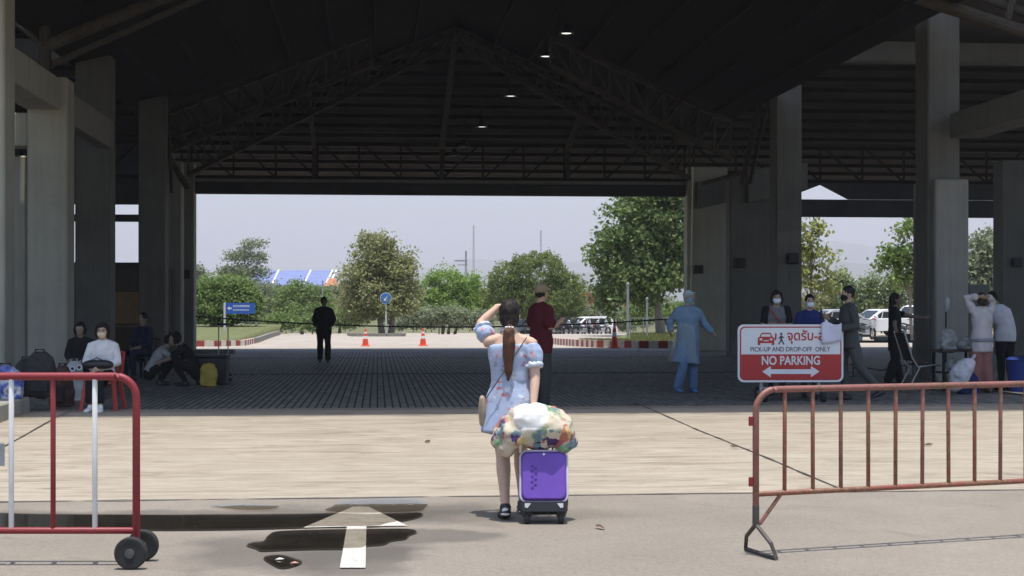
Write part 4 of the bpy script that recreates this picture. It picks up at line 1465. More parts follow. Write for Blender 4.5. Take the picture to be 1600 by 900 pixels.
# front view of a car with a person stepping away from it
cx, cz, u = sx_(1196), sz(529), 1 / s_
icon = MB()
def ic(poly):
    icon.prism([(cx + a * u, cz + b_ * u) for a, b_ in poly], -.030, -.0268)
ic([(-13, -7), (13, -7), (13, 1), (10, 3), (-10, 3), (-13, 1)])
ic([(-10, 3), (-8, 3), (-6, 8), (-7.5, 8.5)]); ic([(10, 3), (8, 3), (6, 8), (7.5, 8.5)]); ic([(-7.5, 7.2), (7.5, 7.2), (6.5, 9.2), (-6.5, 9.2)])
ic([(-13, -10), (-9, -10), (-9, -7), (-13, -7)]); ic([(13, -10), (9, -10), (9, -7), (13, -7)])
ic([(13.5, -2), (16, -3), (17, 7), (14.5, 9)])
icon.build('car_symbol', m_sred, sg)
lite = MB()
for q in ([(-10, -2.6), (-6, -2.6), (-6, .4), (-10, .4)], [(10, -2.6), (6, -2.6), (6, .4), (10, .4)], [(-4, -4), (4, -4), (4, -2.5), (-4, -2.5)]):
    lite.prism([(cx + a * u, cz + b_ * u) for a, b_ in q], -.0315, -.0303)
lite.build('car_symbol_light', m_swht, sg)
man = MB()
cx2 = sx_(1220)
for a, b_, w in (((0, 5), (0, -1), 3.2), ((0, -1), (-4, -9), 2), ((0, -1), (4, -9), 2), ((0, 4), (-4.5, 0), 1.5), ((0, 4), (4.5, 1), 1.5)):
    man.bar((cx2 + a[0] * u, -.0284, cz + a[1] * u), (cx2 + b_[0] * u, -.0284, cz + b_[1] * u), w * u, .003, up=(0, 1, 0))
man.prism([(cx2 + 2 * u * math.cos(a * .785), cz + 7.5 * u + 2 * u * math.sin(a * .785)) for a in range(8)], -.030, -.0268)
man.build('walking_symbol', m_ink, sg)
for x in (-.44, .44):
    MB().bbox(x - .025, x + .025, .021, .06, .12, zc + .2, .006).build('post', m_galv, sg)
    MB().bbox(x - .03, x + .03, -.3, .35, .10, .15, .006).build('base_bar', m_galv, sg)
    for yy in (-.24, .3):
        MB().lathe([(0, -.035), (.07, -.04), (.10, -.03), (.10, .03), (.07, .04), (0, .035)], (0, 0, 0), 20, 'x').build('wheel', m_tyre, sg, smooth=True, loc=(x, yy, .10))
MB().bbox(-.44, .44, .025, .055, .16, .21, .005).build('cross_bar', m_galv, sg)
# taped paper
b = MB()
nx, nz = 6, 6
pw, ph = 31 / s_, 33 / s_
vs, fs = [], []
for j in range(nz + 1):
    for i in range(nx + 1):
        x, z = i / nx * pw, j / nz * ph
        z += (.05 * (1 - j / nz) * (i / nx)) + (.03 * math.sin(i * 1.1) if j == nz else 0)
        vs.append((x, -.014 * math.sin(i * .9 + j * .7) - .02 * (i / nx) ** 2, z))
n = nx + 1
fs = [(j * n + i, j * n + i + 1, (j + 1) * n + i + 1, (j + 1) * n + i) for j in range(nz) for i in range(nx)]
q = Vector((sx_(1282.5), -.06, sz(538)))
pp = Matrix.Rotation(-TH * .6, 4, 'Z') @ q + sg.location
o = MB().add(vs, fs).build('paper_notice', M((.62, .62, .76), .8, .04, 3, name='notice_paper'), smooth='all')
sol = o.modifiers.new('thickness', 'SOLIDIFY')
sol.thickness = .002
o.location = pp
o.rotation_euler[2] = -TH * .6
tag(o, 'crumpled pale lilac paper taped over the corner of the no parking board', 'paper')
# ---------------------------------------------------------------- people
def solid(mb, name, m, parent, voxel=.012, it=4, wr=0.0, wf=9.0, stretch=(1, 1, .45)):
    me = bpy.data.meshes.new('tmp')
    me.from_pydata(mb.v, [], mb.f)
    o = bpy.data.objects.new('tmp', me)
    r = o.modifiers.new('r', 'REMESH')
    r.mode = 'VOXEL'
    r.voxel_size = voxel
    if it:
        s = o.modifiers.new('s', 'SMOOTH')
        s.iterations = it
        s.factor = .5
    out = evaluated(o)
    bpy.data.objects.remove(o)
    bpy.data.meshes.remove(me)
    out.name = name
    if wr:
        nv = len(out.vertices)
        co, nr = np.empty(nv * 3, np.float32), np.empty(nv * 3, np.float32)
        out.vertices.foreach_get('co', co)
        out.vertices.foreach_get('normal', nr)
        co, nr = co.reshape(-1, 3), nr.reshape(-1, 3)
        Q = co * np.array(stretch) * wf
        dsp = np.array([noise.noise(q) + .5 * noise.noise((q[0] * 2.3 + 3, q[1] * 2.3 + 1, q[2] * 2.3 + 7)) for q in Q.tolist()])
        co = co + nr * (wr * dsp)[:, None]
        out.vertices.foreach_set('co', co.astype(np.float32).ravel())
        out.update()
    out.polygons.foreach_set('use_smooth', [True] * len(out.polygons))
    out.materials.clear()
    out.materials.append(m)
    o = bpy.data.objects.new(name, out)
    COL.objects.link(o)
    o.parent = parent
    return o

STAND = dict(pel=(0, 0, .92), wai=(0, 0, 1.06), che=(0, 0, 1.22), shc=(0, -.005, 1.345), nek=(0, 0, 1.42), hed=(0, .015, 1.545),
             shL=(-.165, 0, 1.345), elL=(-.21, -.02, 1.08), wrL=(-.22, .04, .85), shR=(.165, 0, 1.345), elR=(.21, -.02, 1.08), wrR=(.22, .04, .85),
             hpL=(-.085, 0, .88), knL=(-.09, .01, .48), anL=(-.095, -.02, .085), hpR=(.085, 0, .88), knR=(.09, .01, .48), anR=(.095, -.02, .085))
SIT = dict(pel=(0, 0, .50), wai=(0, -.02, .64), che=(0, -.02, .80), shc=(0, -.01, .925), nek=(0, .0, 1.0), hed=(0, .02, 1.12),
           shL=(-.165, 0, .925), elL=(-.2, .05, .68), wrL=(-.1, .24, .60), shR=(.165, 0, .925), elR=(.2, .05, .68), wrR=(.1, .24, .60),
           hpL=(-.085, .02, .49), knL=(-.1, .42, .50), anL=(-.1, .40, .085), hpR=(.085, .02, .49), knR=(.1, .42, .50), anR=(.1, .40, .085))
SQUAT = dict(pel=(0, -.16, .26), wai=(0, -.10, .40), che=(0, 0, .55), shc=(0, .07, .66), nek=(0, .12, .72), hed=(0, .19, .82),
             shL=(-.165, .07, .66), elL=(-.2, .26, .48), wrL=(-.08, .42, .42), shR=(.165, .07, .66), elR=(.2, .26, .48), wrR=(.08, .42, .42),
             hpL=(-.085, -.14, .26), knL=(-.16, .24, .47), anL=(-.11, .02, .085), hpR=(.085, -.14, .26), knR=(.16, .24, .47), anR=(.11, .02, .085))

def joints(base, pose, h):
    J = dict(base)
    J.update(pose or {})
    k = h / 1.66
    return {n: Vector(v) * k for n, v in J.items()}, k

def torso(mb, J, k, i=0.0, w=1.0, low=.10, bust=0, top=True, bell=0.0):
    d = (J['pel'] - J['wai']).normalized()
    pts = [J['pel'] + d * low * k, J['pel'], J['wai'], J['che'], J['shc'] - (J['shc'] - J['che']) * .25]
    rr = [((.150 + bell) * w, .105 + bell), (.160 * w + bell * .5, .112 + bell * .5), (.130 * w, .095), (.150 * w, .108 + bust), (.138 * w, .090)]
    if top:
        pts += [J['shc'] + (J['nek'] - J['shc']) * .35]
        rr += [(.088 * w, .066)]
        pts += [J['nek']] if i == 0 else [J['shc'] + (J['nek'] - J['shc']) * .62]
        rr += [(.054, .052)] if i == 0 else [(.066, .058)]
        for S in 'LR':
            q = J['sh' + S] - Vector((0, 0, .012 * k))
            mb.tube([J['nek'] - Vector((0, 0, .035 * k)), (J['nek'] - Vector((0, 0, .045 * k))).lerp(q, .5), q], [(.045 * k + i * .6, .045 * k + i * .6), (.046 * k + i * .6, .05 * k + i * .6), (.044 * k + i * .6, .048 * k + i * .6)], 12)
    mb.tube(pts, [(a * k + i, b * k + i) for a, b in rr], 18, cap=.22 if i else True)

def arm(mb, J, k, S, i=0.0, f=1.0, fat=1.0, flare=0.0):
    a, e, w = J['sh' + S], J['el' + S], J['wr' + S]
    a = a - Vector((0, 0, .015 * k))
    s0 = J['shc'].lerp(a, .55)
    P = [s0, a, a.lerp(e, .5), e, e.lerp(w, .3), w]
    r = [.046, .050, .045, .039, .038, .027]
    if f < 1:
        tot = (e - a).length + (w - e).length
        L = tot * f
        out, rad = [s0, a], [.046, .050]
        if L <= (e - a).length:
            out.append(a.lerp(e, L / (e - a).length))
            rad.append(.048 + flare)
        else:
            q = (L - (e - a).length) / (w - e).length
            out += [a.lerp(e, .5), e, e.lerp(w, q)]
            rad += [.047, .042, .038 + flare]
        P, r = out, rad
    mb.tube(P, [x * k * fat + i for x in r], 12)

def hand(mb, J, k, S, curl=.35):
    e, w = J['el' + S], J['wr' + S]
    dr = (w - e).normalized()
    if 'hd' + S in J:
        dr = (J['hd' + S] - w).normalized()
    inn = Vector((1 if S == 'L' else -1, 0, 0))          # palm faces the body
    inn = (inn - dr * inn.dot(dr))
    inn = inn.normalized() if inn.length > .2 else Vector((0, 0, -1))
    side = dr.cross(inn)
    mb.tube([w - dr * .02, w + dr * .03 * k, w + dr * .08 * k], [(.027 * k, .02 * k), (.018 * k, .038 * k), (.015 * k, .038 * k)], 10, ref=inn)
    for j, (o, L) in enumerate(((-.030, .060), (-.011, .074), (.011, .078), (.031, .068))):
        b = w + (dr * .082 + side * o) * k
        m1 = b + (dr * math.cos(curl) + inn * math.sin(curl) + side * o * 2.2) * L * .5 * k
        m2 = m1 + (dr * math.cos(curl * 2.2) + inn * math.sin(curl * 2.2)) * L * .5 * k
        mb.tube([b - dr * .02, m1, m2], [.0088 * k, .0082 * k, .007 * k], 7)
    b = w + (dr * .03 + side * .03) * k
    mb.tube([b, b + (dr * .03 + side * .026 + inn * .012) * k, b + (dr * .058 + side * .03 + inn * .024) * k], [.011 * k, .0095 * k, .008 * k], 7)

def leg(mb, J, k, S, i=0.0, f=1.0, wide=0.0):
    h, n, a = J['hp' + S], J['kn' + S], J['an' + S]
    P = [h, h.lerp(n, .45), n, n.lerp(a, .28), n.lerp(a, .65), a]
    r = [.088, .078, .054, .056, .042, .034]
    if f < 1:
        q = max(.02, (f - .5) * 2)
        P = [h, h.lerp(n, .45), n, n.lerp(a, q)]
        r = [.088, .078, .056, .054]
    mb.tube(P, [x * k + i + wide * (t / (len(r) - 1)) for t, x in enumerate(r)], 14)

def foot(mb, J, k, S, i=0.0, rz=0, z0=None, tip=0.0):
    a = J['an' + S]
    f = Vector((math.sin(-rz), math.cos(rz), 0))
    z = a.z - .055 * k
    mb.tube([a + Vector((0, 0, .0)), Vector((a.x, a.y, z + .02))], [.034 * k + i, .032 * k + i], 10)
    up = Vector((0, 0, tip))
    P = [Vector((a.x, a.y, z)) - f * .055 * k + up * .3, Vector((a.x, a.y, z)), Vector((a.x, a.y, z)) + f * .09 * k - up * .3, Vector((a.x, a.y, z - .012)) + f * .165 * k - up * .6]
    mb.tube(P, [(.030 * k + i, .026 * k + i), (.034 * k + i, .030 * k + i), (.042 * k + i, .024 * k + i), (.036 * k + i, .014 * k + i)], 10, ref=(f.y, -f.x, 0))

def hrot(yaw=0, pitch=0, roll=0):
    return Matrix.Rotation(yaw, 3, 'Z') @ Matrix.Rotation(roll, 3, 'Y') @ Matrix.Rotation(-pitch, 3, 'X')

def head(mb, c, k, Rm):
    def e(o, r):
        mb.ell(c + Rm @ (Vector(o) * k), [x * k for x in r], 14, 10, Rm)
    e((0, 0, .01), (.073, .090, .105))
    e((0, .022, -.05), (.056, .064, .065))
    e((0, .05, -.088), (.028, .03, .026))
    e((0, .092, -.018), (.012, .020, .022))
    e((0, .080, .022), (.045, .014, .012))
    for s in (-1, 1):
        e((s * .074, -.005, -.01), (.010, .020, .029))

def person(label, loc, rz, h=1.66, base=STAND, pose=None, skin=(.47, .30, .21), shirt=None, sleeve=.45, low=.12, shirt_i=.012, bust=.0, trousers=None, tlen=1.0, twide=.0,
           shoes=None, hair='short', hairc=(.012, .010, .009), yaw=0, pitch=0, roll=0, mask=None, eyes=False, w=1.0, voxel=.014, curl=.35, footrz=(0, 0), tip=(0, 0), flare=0.0, hatc=None, ttrans=0.0):
    t = thing('person', label, 'person', loc, rz)
    J, k = joints(base, pose, h)
    Rm = hrot(yaw, pitch, roll)
    b = MB()
    torso(b, J, k, 0, w, bust=bust)
    b.tube([J['nek'] - Vector((0, 0, .05)), J['nek'].lerp(J['hed'], .35), J['hed'] - Vector((0, 0, .04))], [.055 * k, .048 * k, .05 * k], 12)
    head(b, J['hed'], k, Rm)
    for n, S in enumerate('LR'):
        arm(b, J, k, S)
        hand(b, J, k, S, curl)
        leg(b, J, k, S)
        foot(b, J, k, S, 0, footrz[n], tip=tip[n])
    solid(b, 'body', M(skin, .55, .08, 14, name='skin'), t, voxel, 3)
    if shirt:
        b = MB()
        torso(b, J, k, shirt_i, w, low, bust)
        if sleeve > 0:
            for S in 'LR':
                arm(b, J, k, S, shirt_i * .8, sleeve, flare=flare)
        solid(b, 'shirt', shirt, t, voxel, 3, .011, 8)
    if trousers:
        b = MB()
        d = (J['pel'] - J['wai']).normalized()
        b.tube([J['pel'] - d * .10 * k, J['pel'], J['pel'] + d * .09 * k], [(.140 * w * k + .01, .10 * k + .01), (.162 * w * k + .009, .114 * k + .009), (.155 * w * k + .009, .11 * k + .009)], 18)
        for S in 'LR':
            leg(b, J, k, S, .011, tlen, twide)
        solid(b, 'trousers', trousers, t, voxel, 3, .010, 8)
    if shoes:
        for n, S in enumerate('LR'):
            b = MB()
            foot(b, J, k, S, .009, footrz[n], tip=tip[n])
            solid(b, 'shoe', shoes, t, .011, 2)
    c = J['hed']
    def at(o):
        return c + Rm @ (Vector(o) * k)
    hm = M(hairc, .65, .25, 40, name='hair', bmp=.3, bscale=90, spec=.2)
    b = MB()
    if hair:
        b.ell(at((0, -.016, .028)), [x * k for x in (.083, .098, .100)], 14, 10, Rm)
        if hair in ('bob', 'long', 'pony'):
            b.ell(at((0, -.035, -.02)), [x * k for x in (.084, .075, .095)], 14, 10, Rm)
        if hair == 'bob':
            for s in (-1, 1):
                b.tube([at((s * .07, .01, .05)), at((s * .086, .012, -.02)), at((s * .078, .016, -.085))], [.026 * k, .026 * k, .018 * k], 10)
            b.tube([at((-.06, .07, .075)), at((0, .088, .078)), at((.06, .07, .075))], [.02 * k, .022 * k, .02 * k], 10)
        if hair == 'long':
            b.tube([at((0, -.06, 0)), at((0, -.09, -.14)), at((0, -.10, -.32))], [(.085 * k, .05 * k), (.095 * k, .04 * k), (.07 * k, .025 * k)], 12)
        if hair == 'bun':
            b.ell(at((0, -.11, .02)), [.05 * k] * 3)
        solid(b, 'hair', hm, t, .010, 2, .006, 40, (1, 1, .3))
    if hatc:
        b = MB()
        b.ell(at((0, -.008, .045)), [x * k for x in (.094, .11, .088)], 14, 10, Rm)
        b.tube([at((-.05, .10, .045)), at((0, .125, .042)), at((.05, .10, .045))], [.012, .014, .012], 8)
        solid(b, 'cap', hatc, t, .010, 2, .003, 20)
    if mask:
        b = MB()
        b.ell(at((0, .044, -.046)), [x * k for x in (.064, .066, .056)], 14, 10, Rm)
        solid(b, 'face_mask', mask, t, .009, 1)
        MB().tube([at((-.06, .06, -.035)), at((-.08, -.005, -.005))], .003, 6).build('ear_loop', mask, t)
        MB().tube([at((.06, .06, -.035)), at((.08, -.005, -.005))], .003, 6).build('ear_loop', mask, t)
    if eyes:
        for s in (-1, 1):
            MB().ell(at((s * .031, .0825, .008)), [x * k for x in (.014, .007, .007)], 10, 6, Rm).build('eye', M((.012, .01, .01), .3), t, smooth='all')
            MB().tube([at((s * .015, .089, .028)), at((s * .048, .078, .030))], .0045 * k, 6).build('eyebrow', hm, t)
    return t, J, k, at

def cloth(c, var=.12, name='cloth'):
    return M(c, .9, var, 9, name=name, spec=.15, bmp=.15, bscale=160)
c_black, c_dark, c_navy, c_grey, c_white = cloth((.014, .014, .016)), cloth((.03, .033, .036)), cloth((.02, .03, .11)), cloth((.20, .20, .205)), cloth((.62, .62, .64))
m_maskw, m_maskb = cloth((.68, .74, .78)), cloth((.012, .012, .014))
m_shoe_b, m_shoe_w = M((.015, .014, .014), .5), M((.66, .66, .66), .6)
FACE_CAM = math.pi - TH

# --- woman with the suitcase
fl_dress = mat_floral((.36, .43, .58), [(.40, .16, .18), (.50, .34, .36), (.58, .58, .64), (.46, .26, .28), (.24, .30, .42)], 21, 1.6, .46)
POSE = dict(shL=(-.165, 0, 1.345), elL=(-.225, .11, 1.475), wrL=(-.09, .16, 1.60), hdL=(.02, .17, 1.62), shR=(.165, 0, 1.335), elR=(.19, -.07, 1.07), wrR=(.175, -.16, .87), hdR=(.17, -.22, .78),
            knL=(-.055, .0, .47), anL=(-.035, -.14, .10), knR=(.08, .16, .49), anR=(.10, .22, .085), pel=(.005, 0, .93), wai=(0, 0, 1.05), hed=(-.005, .03, 1.535), nek=(0, .005, 1.415))
loc = D(797, 11.16)
tw, J, k, at = person('woman in a pale blue floral dress shading her eyes and pulling a purple suitcase', loc, -TH, 1.645, STAND, POSE, skin=(.56, .37, .27), hair=None, voxel=.009, curl=.45, tip=(.05, 0), footrz=(.1, 0), pitch=R(4))
b = MB()
d = Vector((0, 0, -1))
bod = [(J['wai'] - Vector((0, 0, .02)), .148, .112), (J['wai'] + Vector((0, 0, .06)), .150, .112), (J['che'], .166, .125), (J['che'] + Vector((0, 0, .06)), .172, .122), (J['che'] + Vector((0, 0, .085)), .168, .116)]
b.tube([x[0] for x in bod], [(x[1], x[2]) for x in bod], 22, cap=.3)
solid(b, 'bodice', fl_dress, tw, .009, 2, .008, 10)
b = MB()
b.tube([J['wai'] + Vector((0, 0, .02)), J['wai'] - Vector((0, 0, .06)), J['pel'] - Vector((0, 0, .02)), J['pel'] - Vector((.01, .01, .15)), J['pel'] - Vector((.02, .02, .29))],
       [(.142, .108), (.160, .122), (.188, .142), (.198, .152), (.205, .165)], 26, cap=.15)
sk = solid(b, 'skirt', fl_dress, tw, .009, 2, .016, 7, (1, 1, .25))
for S in 'LR':
    a, e = J['sh' + S], J['el' + S]
    b = MB()
    b.tube([a.lerp(e, .12), a.lerp(e, .3), a.lerp(e, .5), a.lerp(e, .62)], [.062, .074, .068, .058], 16, cap=.3)
    s1 = solid(b, 'sleeve', fl_dress, tw, .008, 2, .010, 16)
    b = MB()
    P = a.lerp(e, .66)
    t_ = (e - a).normalized()
    b.tube([a.lerp(e, .60), P, P + t_ * .018], [.054, .068, .072], 18, cap=.2)
    solid(b, 'frill', cloth((.55, .60, .74)), tw, .007, 1, .010, 40, (1, 1, 1))
hm = M((.014, .009, .0075), .6, .3, 30, name='dark_hair', bmp=.35, bscale=120, spec=.25)
hm2 = M((.075, .032, .019), .6, .35, 30, name='brown_hair', bmp=.4, bscale=120, spec=.25)
b = MB()
b.ell(at((0, -.012, .026)), (.082, .100, .098), 16, 12)
b.ell(at((0, -.03, -.025)), (.076, .080, .085), 16, 12)
b.tube([at((0, -.06, -.06)), at((0, -.098, -.095))], [.06, .028], 12)
solid(b, 'hair', hm, tw, .008, 2, .006, 45, (1, 1, .3))
b = MB()
q = [at((0, -.10, -.095)), at((.0, -.135, -.13)), at((.0, -.15, -.22)), at((-.004, -.15, -.33)), at((-.006, -.15, -.44)), at((-.004, -.15, -.50))]
b.tube(q, [(.024, .024), (.040, .030), (.046, .032), (.042, .028), (.030, .020), (.010, .008)], 14)
solid(b, 'ponytail', hm2, tw, .007, 1, .010, 40, (1, 1, .10))
for i in range(5):
    a_ = math.pi * (i / 4) - math.pi
    pr = MB().ell(at((.026 * math.cos(a_), -.112 + .022 * math.sin(a_), -.10)), (.0085,) * 3, 10, 7).build('pearl', M((.8, .78, .72), .2, .03, 5), tw, smooth='all')
for n, S in enumerate('LR'):
    a = J['an' + S]
    frz = .1 if n == 0 else 0
    b = MB()
    foot(b, J, k, S, .011, frz, tip=(.05, 0)[n])
    b2 = MB()
    z0_ = a.z - .055 * k
    lift = .018 if n == 0 else 0
    b2.tube([(a.x, a.y - .075, z0_ - .012 + lift), (a.x, a.y + .01, z0_ - .016 + lift * .4), (a.x, a.y + .11, z0_ - .018), (a.x, a.y + .185, z0_ - .02)], [(.034, .012), (.040, .012), (.046, .012), (.036, .010)], 12, ref=(1, 0, 0))
    so_ = solid(b, 'shoe', m_shoe_b, tw, .008, 2)
    b2.build('sole', m_shoe_w, so_, smooth=True)
    MB().ell((a.x, a.y - .062, z0_ + .012 + lift), (.026, .016, .022)).build('heel_counter', m_shoe_w, so_, smooth='all')
# shoulder bag
bag = thing('shoulder_bag', 'small tan shoulder bag hanging at the hip of the woman in the floral dress', 'bag', loc + Vector((-.20, .02, .70)), -TH)
MB().tube([(0, 0, .0), (-.005, 0, .10), (-.01, 0, .2)], [(.03, .09), (.035, .11), (.02, .10)], 14).build('pouch', M((.34, .27, .20), .6, .15, 9), bag, smooth=True)
sp = []
for i in range(17):
    f = i / 16
    x, z = lerp(0.02, .325, f), lerp(.2, .655, f)
    sp.append((x, -.125 - .030 * math.sin(math.pi * f) + .055 * f ** 3, z))
MB().tube(sp, [(.005, .003)] * 17, 8, ref=(0, 0, 1)).build('strap', M((.10, .085, .075), .6), bag)

# --- purple suitcase and the floral bundle on it
m_purple = M((.145, .062, .40), .45, .08, 5, name='purple_shell', bmp=.05, bscale=40)
m_pipe = M((.55, .50, .62), .4, .06, 8, name='piping')
ps = D(850, 10.78)
su = thing('suitcase', 'purple cabin suitcase with grey piping and black base on two wheels', 'suitcase', ps, -TH)
TL = R(14)
tilt = Matrix.Rotation(TL, 3, 'X')
def tl(o, piv=(0, .0, .055)):                # lean the case back towards the puller
    Mt = Matrix.Translation(Vector(piv)) @ Matrix.Rotation(-TL, 4, 'X') @ Matrix.Translation(-Vector(piv))
    o.data.transform(Mt)
    return o
W2, Z0, Z1 = .178, .10, .535
def sect(w, z0, z1, r, y0, y1, bulge=0):
    b = MB()
    ring = rrect(w * 2, z1 - z0, r, 6, 0, (z0 + z1) / 2)
    n = len(ring)
    cz_ = (z0 + z1) / 2
    layers = [(y0, .93), (y0 + .012, .985), (y0 + .03, 1.0), (y1 - .03, 1.0), (y1 - .012, .985), (y1, .95)]
    vs, fs = [], []
    for (yy, s) in layers:
        vs += [(x * s, yy, cz_ + (z - cz_) * s) for x, z in ring]
    for j in range(len(layers) - 1):
        for i in range(n):
            i2 = (i + 1) % n
            fs.append((j * n + i, j * n + i2, (j + 1) * n + i2, (j + 1) * n + i))
    fs += [tuple(range(n)), tuple(range((len(layers) - 1) * n, len(layers) * n))]
    return b.add(vs, fs)
tl(sect(W2, Z0, Z1, .05, 0, .21).build('shell', M((.03, .025, .05), .6, .2, 9), su, smooth=True))
fp = tl(sect(W2 - .014, Z0 + .075, Z1 - .008, .045, -.035, .03).build('front_panel', m_purple, su, smooth=True))
ring = rrect(W2 * 2 - .012, Z1 - Z0 - .06, .05, 8, 0, (Z0 + Z1) / 2 + .032)
tl(MB().tube([(x, -.008, z) for x, z in ring] + [(ring[0][0], -.008, ring[0][1])], .0085, 8).build('piping', m_pipe, su, smooth=True))
for i, (x, z) in enumerate([(-.085, .42), (-.06, .405), (-.088, .385), (-.058, .365), (-.085, .345), (-.06, .325), (-.086, .305), (-.062, .285), (-.084, .262)]):
    tl(MB().prism([(x - .011, z), (x - .003, z + .008), (x + .011, z + .004), (x + .006, z - .006), (x - .004, z - .008)], -.0385, -.0335).build('embossed_mark', M((.05, .02, .20), .6), fp))
tl(MB().prism([(0, .497), (.012, .508), (0, .519), (-.012, .508)], -.040, -.0335).build('badge', M((.75, .74, .78), .3), fp))
tl(sect(W2 - .004, Z0 - .012, Z0 + .065, .02, -.03, .2).build('base', m_black, su, smooth=True))
for s in (-1, 1):
    tl(MB().prism([(s * .14, .15), (s * .095, .15), (s * .12, .115), (s * .14, .12)], -.036, -.0295).build('corner_mark', M((.5, .5, .5), .5), su))
    w = MB().lathe([(0, -.022), (.036, -.022), (.046, -.014), (.046, .014), (.036, .022), (0, .022)], (0, 0, 0), 20, 'x').build('wheel', m_tyre, su, smooth=True, loc=(s * .125, .03, .046))
    MB().bbox(s * .125 - .035, s * .125 + .035, .0, .10, .05, .115, .01).build('wheel_housing', m_black, su)
    tl(MB().tube([(s * .07, .16, Z1 - .02), (s * .07, .16, .88)], .008, 8).build('handle_tube', m_galv, su))
tl(MB().tube([(-.085, .16, .885), (.085, .16, .885)], .015, 10).build('handle_grip', m_black, su))
def mat_bundle():
    m = mat_floral((.56, .50, .38), [(.40, .12, .13), (.18, .30, .17), (.55, .42, .18), (.09, .05, .14), (.46, .16, .12), (.15, .24, .28), (.62, .56, .45)], 15, 2.6, .85, 'bundle_print')
    nt = m.node_tree
    p = nt.nodes['Principled BSDF']
    old = p.inputs['Base Color'].links[0].from_socket
    tc = nt.nodes.new('ShaderNodeTexCoord')
    vm = nt.nodes.new('ShaderNodeVectorMath')
    vm.operation = 'DISTANCE'
    nt.links.new(tc.outputs['Object'], vm.inputs[0])
    vm.inputs[1].default_value = (-.025, -.13, .30)
    f = ramp(nt, vm.outputs['Value'], [(.125, 1), (.15, 0)])
    nt.links.new(mixc(nt, f, old, (.82, .81, .78)), p.inputs['Base Color'])
    return m
pb_ = D(834, 10.93)
bu = thing('cloth_bundle', 'stuffed multicoloured floral cushion bag with a white round patch on the purple suitcase', 'bag', pb_ + Vector((0, 0, .52)), -TH)
b = MB()
b.tube([(-.27, .02, .06), (-.2, .02, .13), (-.05, .02, .17), (.12, .02, .17), (.22, .02, .13), (.275, .02, .06)], [(.09, .05), (.15, .12), (.16, .165), (.16, .165), (.15, .12), (.08, .06)], 18, ref=(0, 1, 0))
b.ell((-.0, -.02, .22), (.2, .13, .13))
b.ell((-.2, -.02, .04), (.08, .08, .09))
b.ell((.21, -.02, .05), (.07, .08, .08))
solid(b, 'cushion', mat_bundle(), bu, .010, 4, .022, 8, (1, 1, 1))
MB().tube([(-.1, -.10, .06), (-.1, -.06, .0)], .012, 8).build('knot', cloth((.6, .55, .45)), bu)

# --- the others
maroon = cloth((.055, .007, .013))
loc = D(845, 20.5)
tm, J, k, at = person('man in a maroon t-shirt and cap looking at his phone', loc, R(-62), 1.74, STAND, dict(elR=(.22, .0, 1.08), wrR=(.10, .24, 1.16), hdR=(.06, .32, 1.18), elL=(-.22, .02, 1.08), wrL=(-.10, .24, 1.12), hdL=(-.05, .32, 1.15),
      knL=(-.1, .03, .48), anL=(-.12, .0, .085), anR=(.13, -.02, .085)), skin=(.36, .22, .15), shirt=maroon, sleeve=.36, low=.17, shirt_i=.03, trousers=c_dark, twide=.022, shoes=m_shoe_b, hair='short', hatc=cloth((.20, .155, .10)), yaw=R(20), pitch=R(-8), w=1.08, flare=.025, footrz=(.3, -.3))
ph = thing('mobile_phone', 'mobile phone held by the man in the maroon t-shirt', 'phone', loc + Matrix.Rotation(R(-62), 3, 'Z') @ (Vector((0, .40, 1.21)) * (1.74 / 1.66)), R(-62))
MB().bbox(-.036, .036, -.075, .075, 0, .009, .003).build('case', m_black, ph)
MB().bbox(-.033, .033, -.07, .07, .0095, .011, .0005).build('screen', m_lampglass, ph)
loc = D(506, 38.3)
person('black-clad walker in loose clothes seen against the bright lot', loc, R(180), 1.70, STAND, dict(elL=(-.25, -.05, 1.10), wrL=(-.20, .10, .95), elR=(.25, -.05, 1.10), wrR=(.20, .10, .95), knL=(-.1, .10, .50), anL=(-.11, .10, .10), anR=(.10, -.14, .10)), skin=(.10, .07, .05), shirt=c_black, sleeve=.95, low=.2, shirt_i=.03, trousers=c_black, twide=.03, shoes=m_shoe_b, hair='short', w=1.12)
# worker in protective gown
gown = cloth((.18, .26, .36), name='gown_blue')
gown2 = cloth((.13, .21, .35), name='gown_trousers')
loc = D(1075, 24.7)
tg, J, k, at = person('health worker in pale blue gown, mask and cap walking out of the shade', loc, FACE_CAM + R(14), 1.70, STAND, dict(elL=(-.30, -.06, 1.12), wrL=(-.40, .06, .98), elR=(.28, -.10, 1.14), wrR=(.34, .10, 1.0), knR=(.11, .14, .52), anR=(.20, .06, .10), knL=(-.09, .0, .47), anL=(-.10, -.05, .085)), skin=(.35, .23, .17),
      shirt=gown, sleeve=.94, low=.24, shirt_i=.028, trousers=gown2, twide=.03, shoes=cloth((.10, .20, .45)), hair=None, mask=cloth((.10, .30, .32)), eyes=True, w=1.1)
b = MB()
b.tube([J['wai'] + Vector((0, 0, .02)), J['pel'], J['pel'] - Vector((-.02, 0, .22)), J['pel'] - Vector((-.05, -.02, .46))], [(.175, .135), (.20, .155), (.225, .18), (.25, .2)], 22, cap=.15)
solid(b, 'gown_skirt', gown, tg, .014, 3, .025, 7, (1, 1, .3))
b = MB()
b.ell(at((0, -.015, .045)), (.088, .105, .085), 14, 10)
solid(b, 'surgical_cap', cloth((.45, .55, .58)), tg, .010, 2, .004, 30)
MB().tube([J['wai'] + Vector((-.16, .02, .0)), J['wai'] + Vector((0, .145, .0)), J['wai'] + Vector((.16, .02, .0))], [(.012, .004)] * 3, 8).build('waist_tie', cloth((.4, .5, .58)), tg)
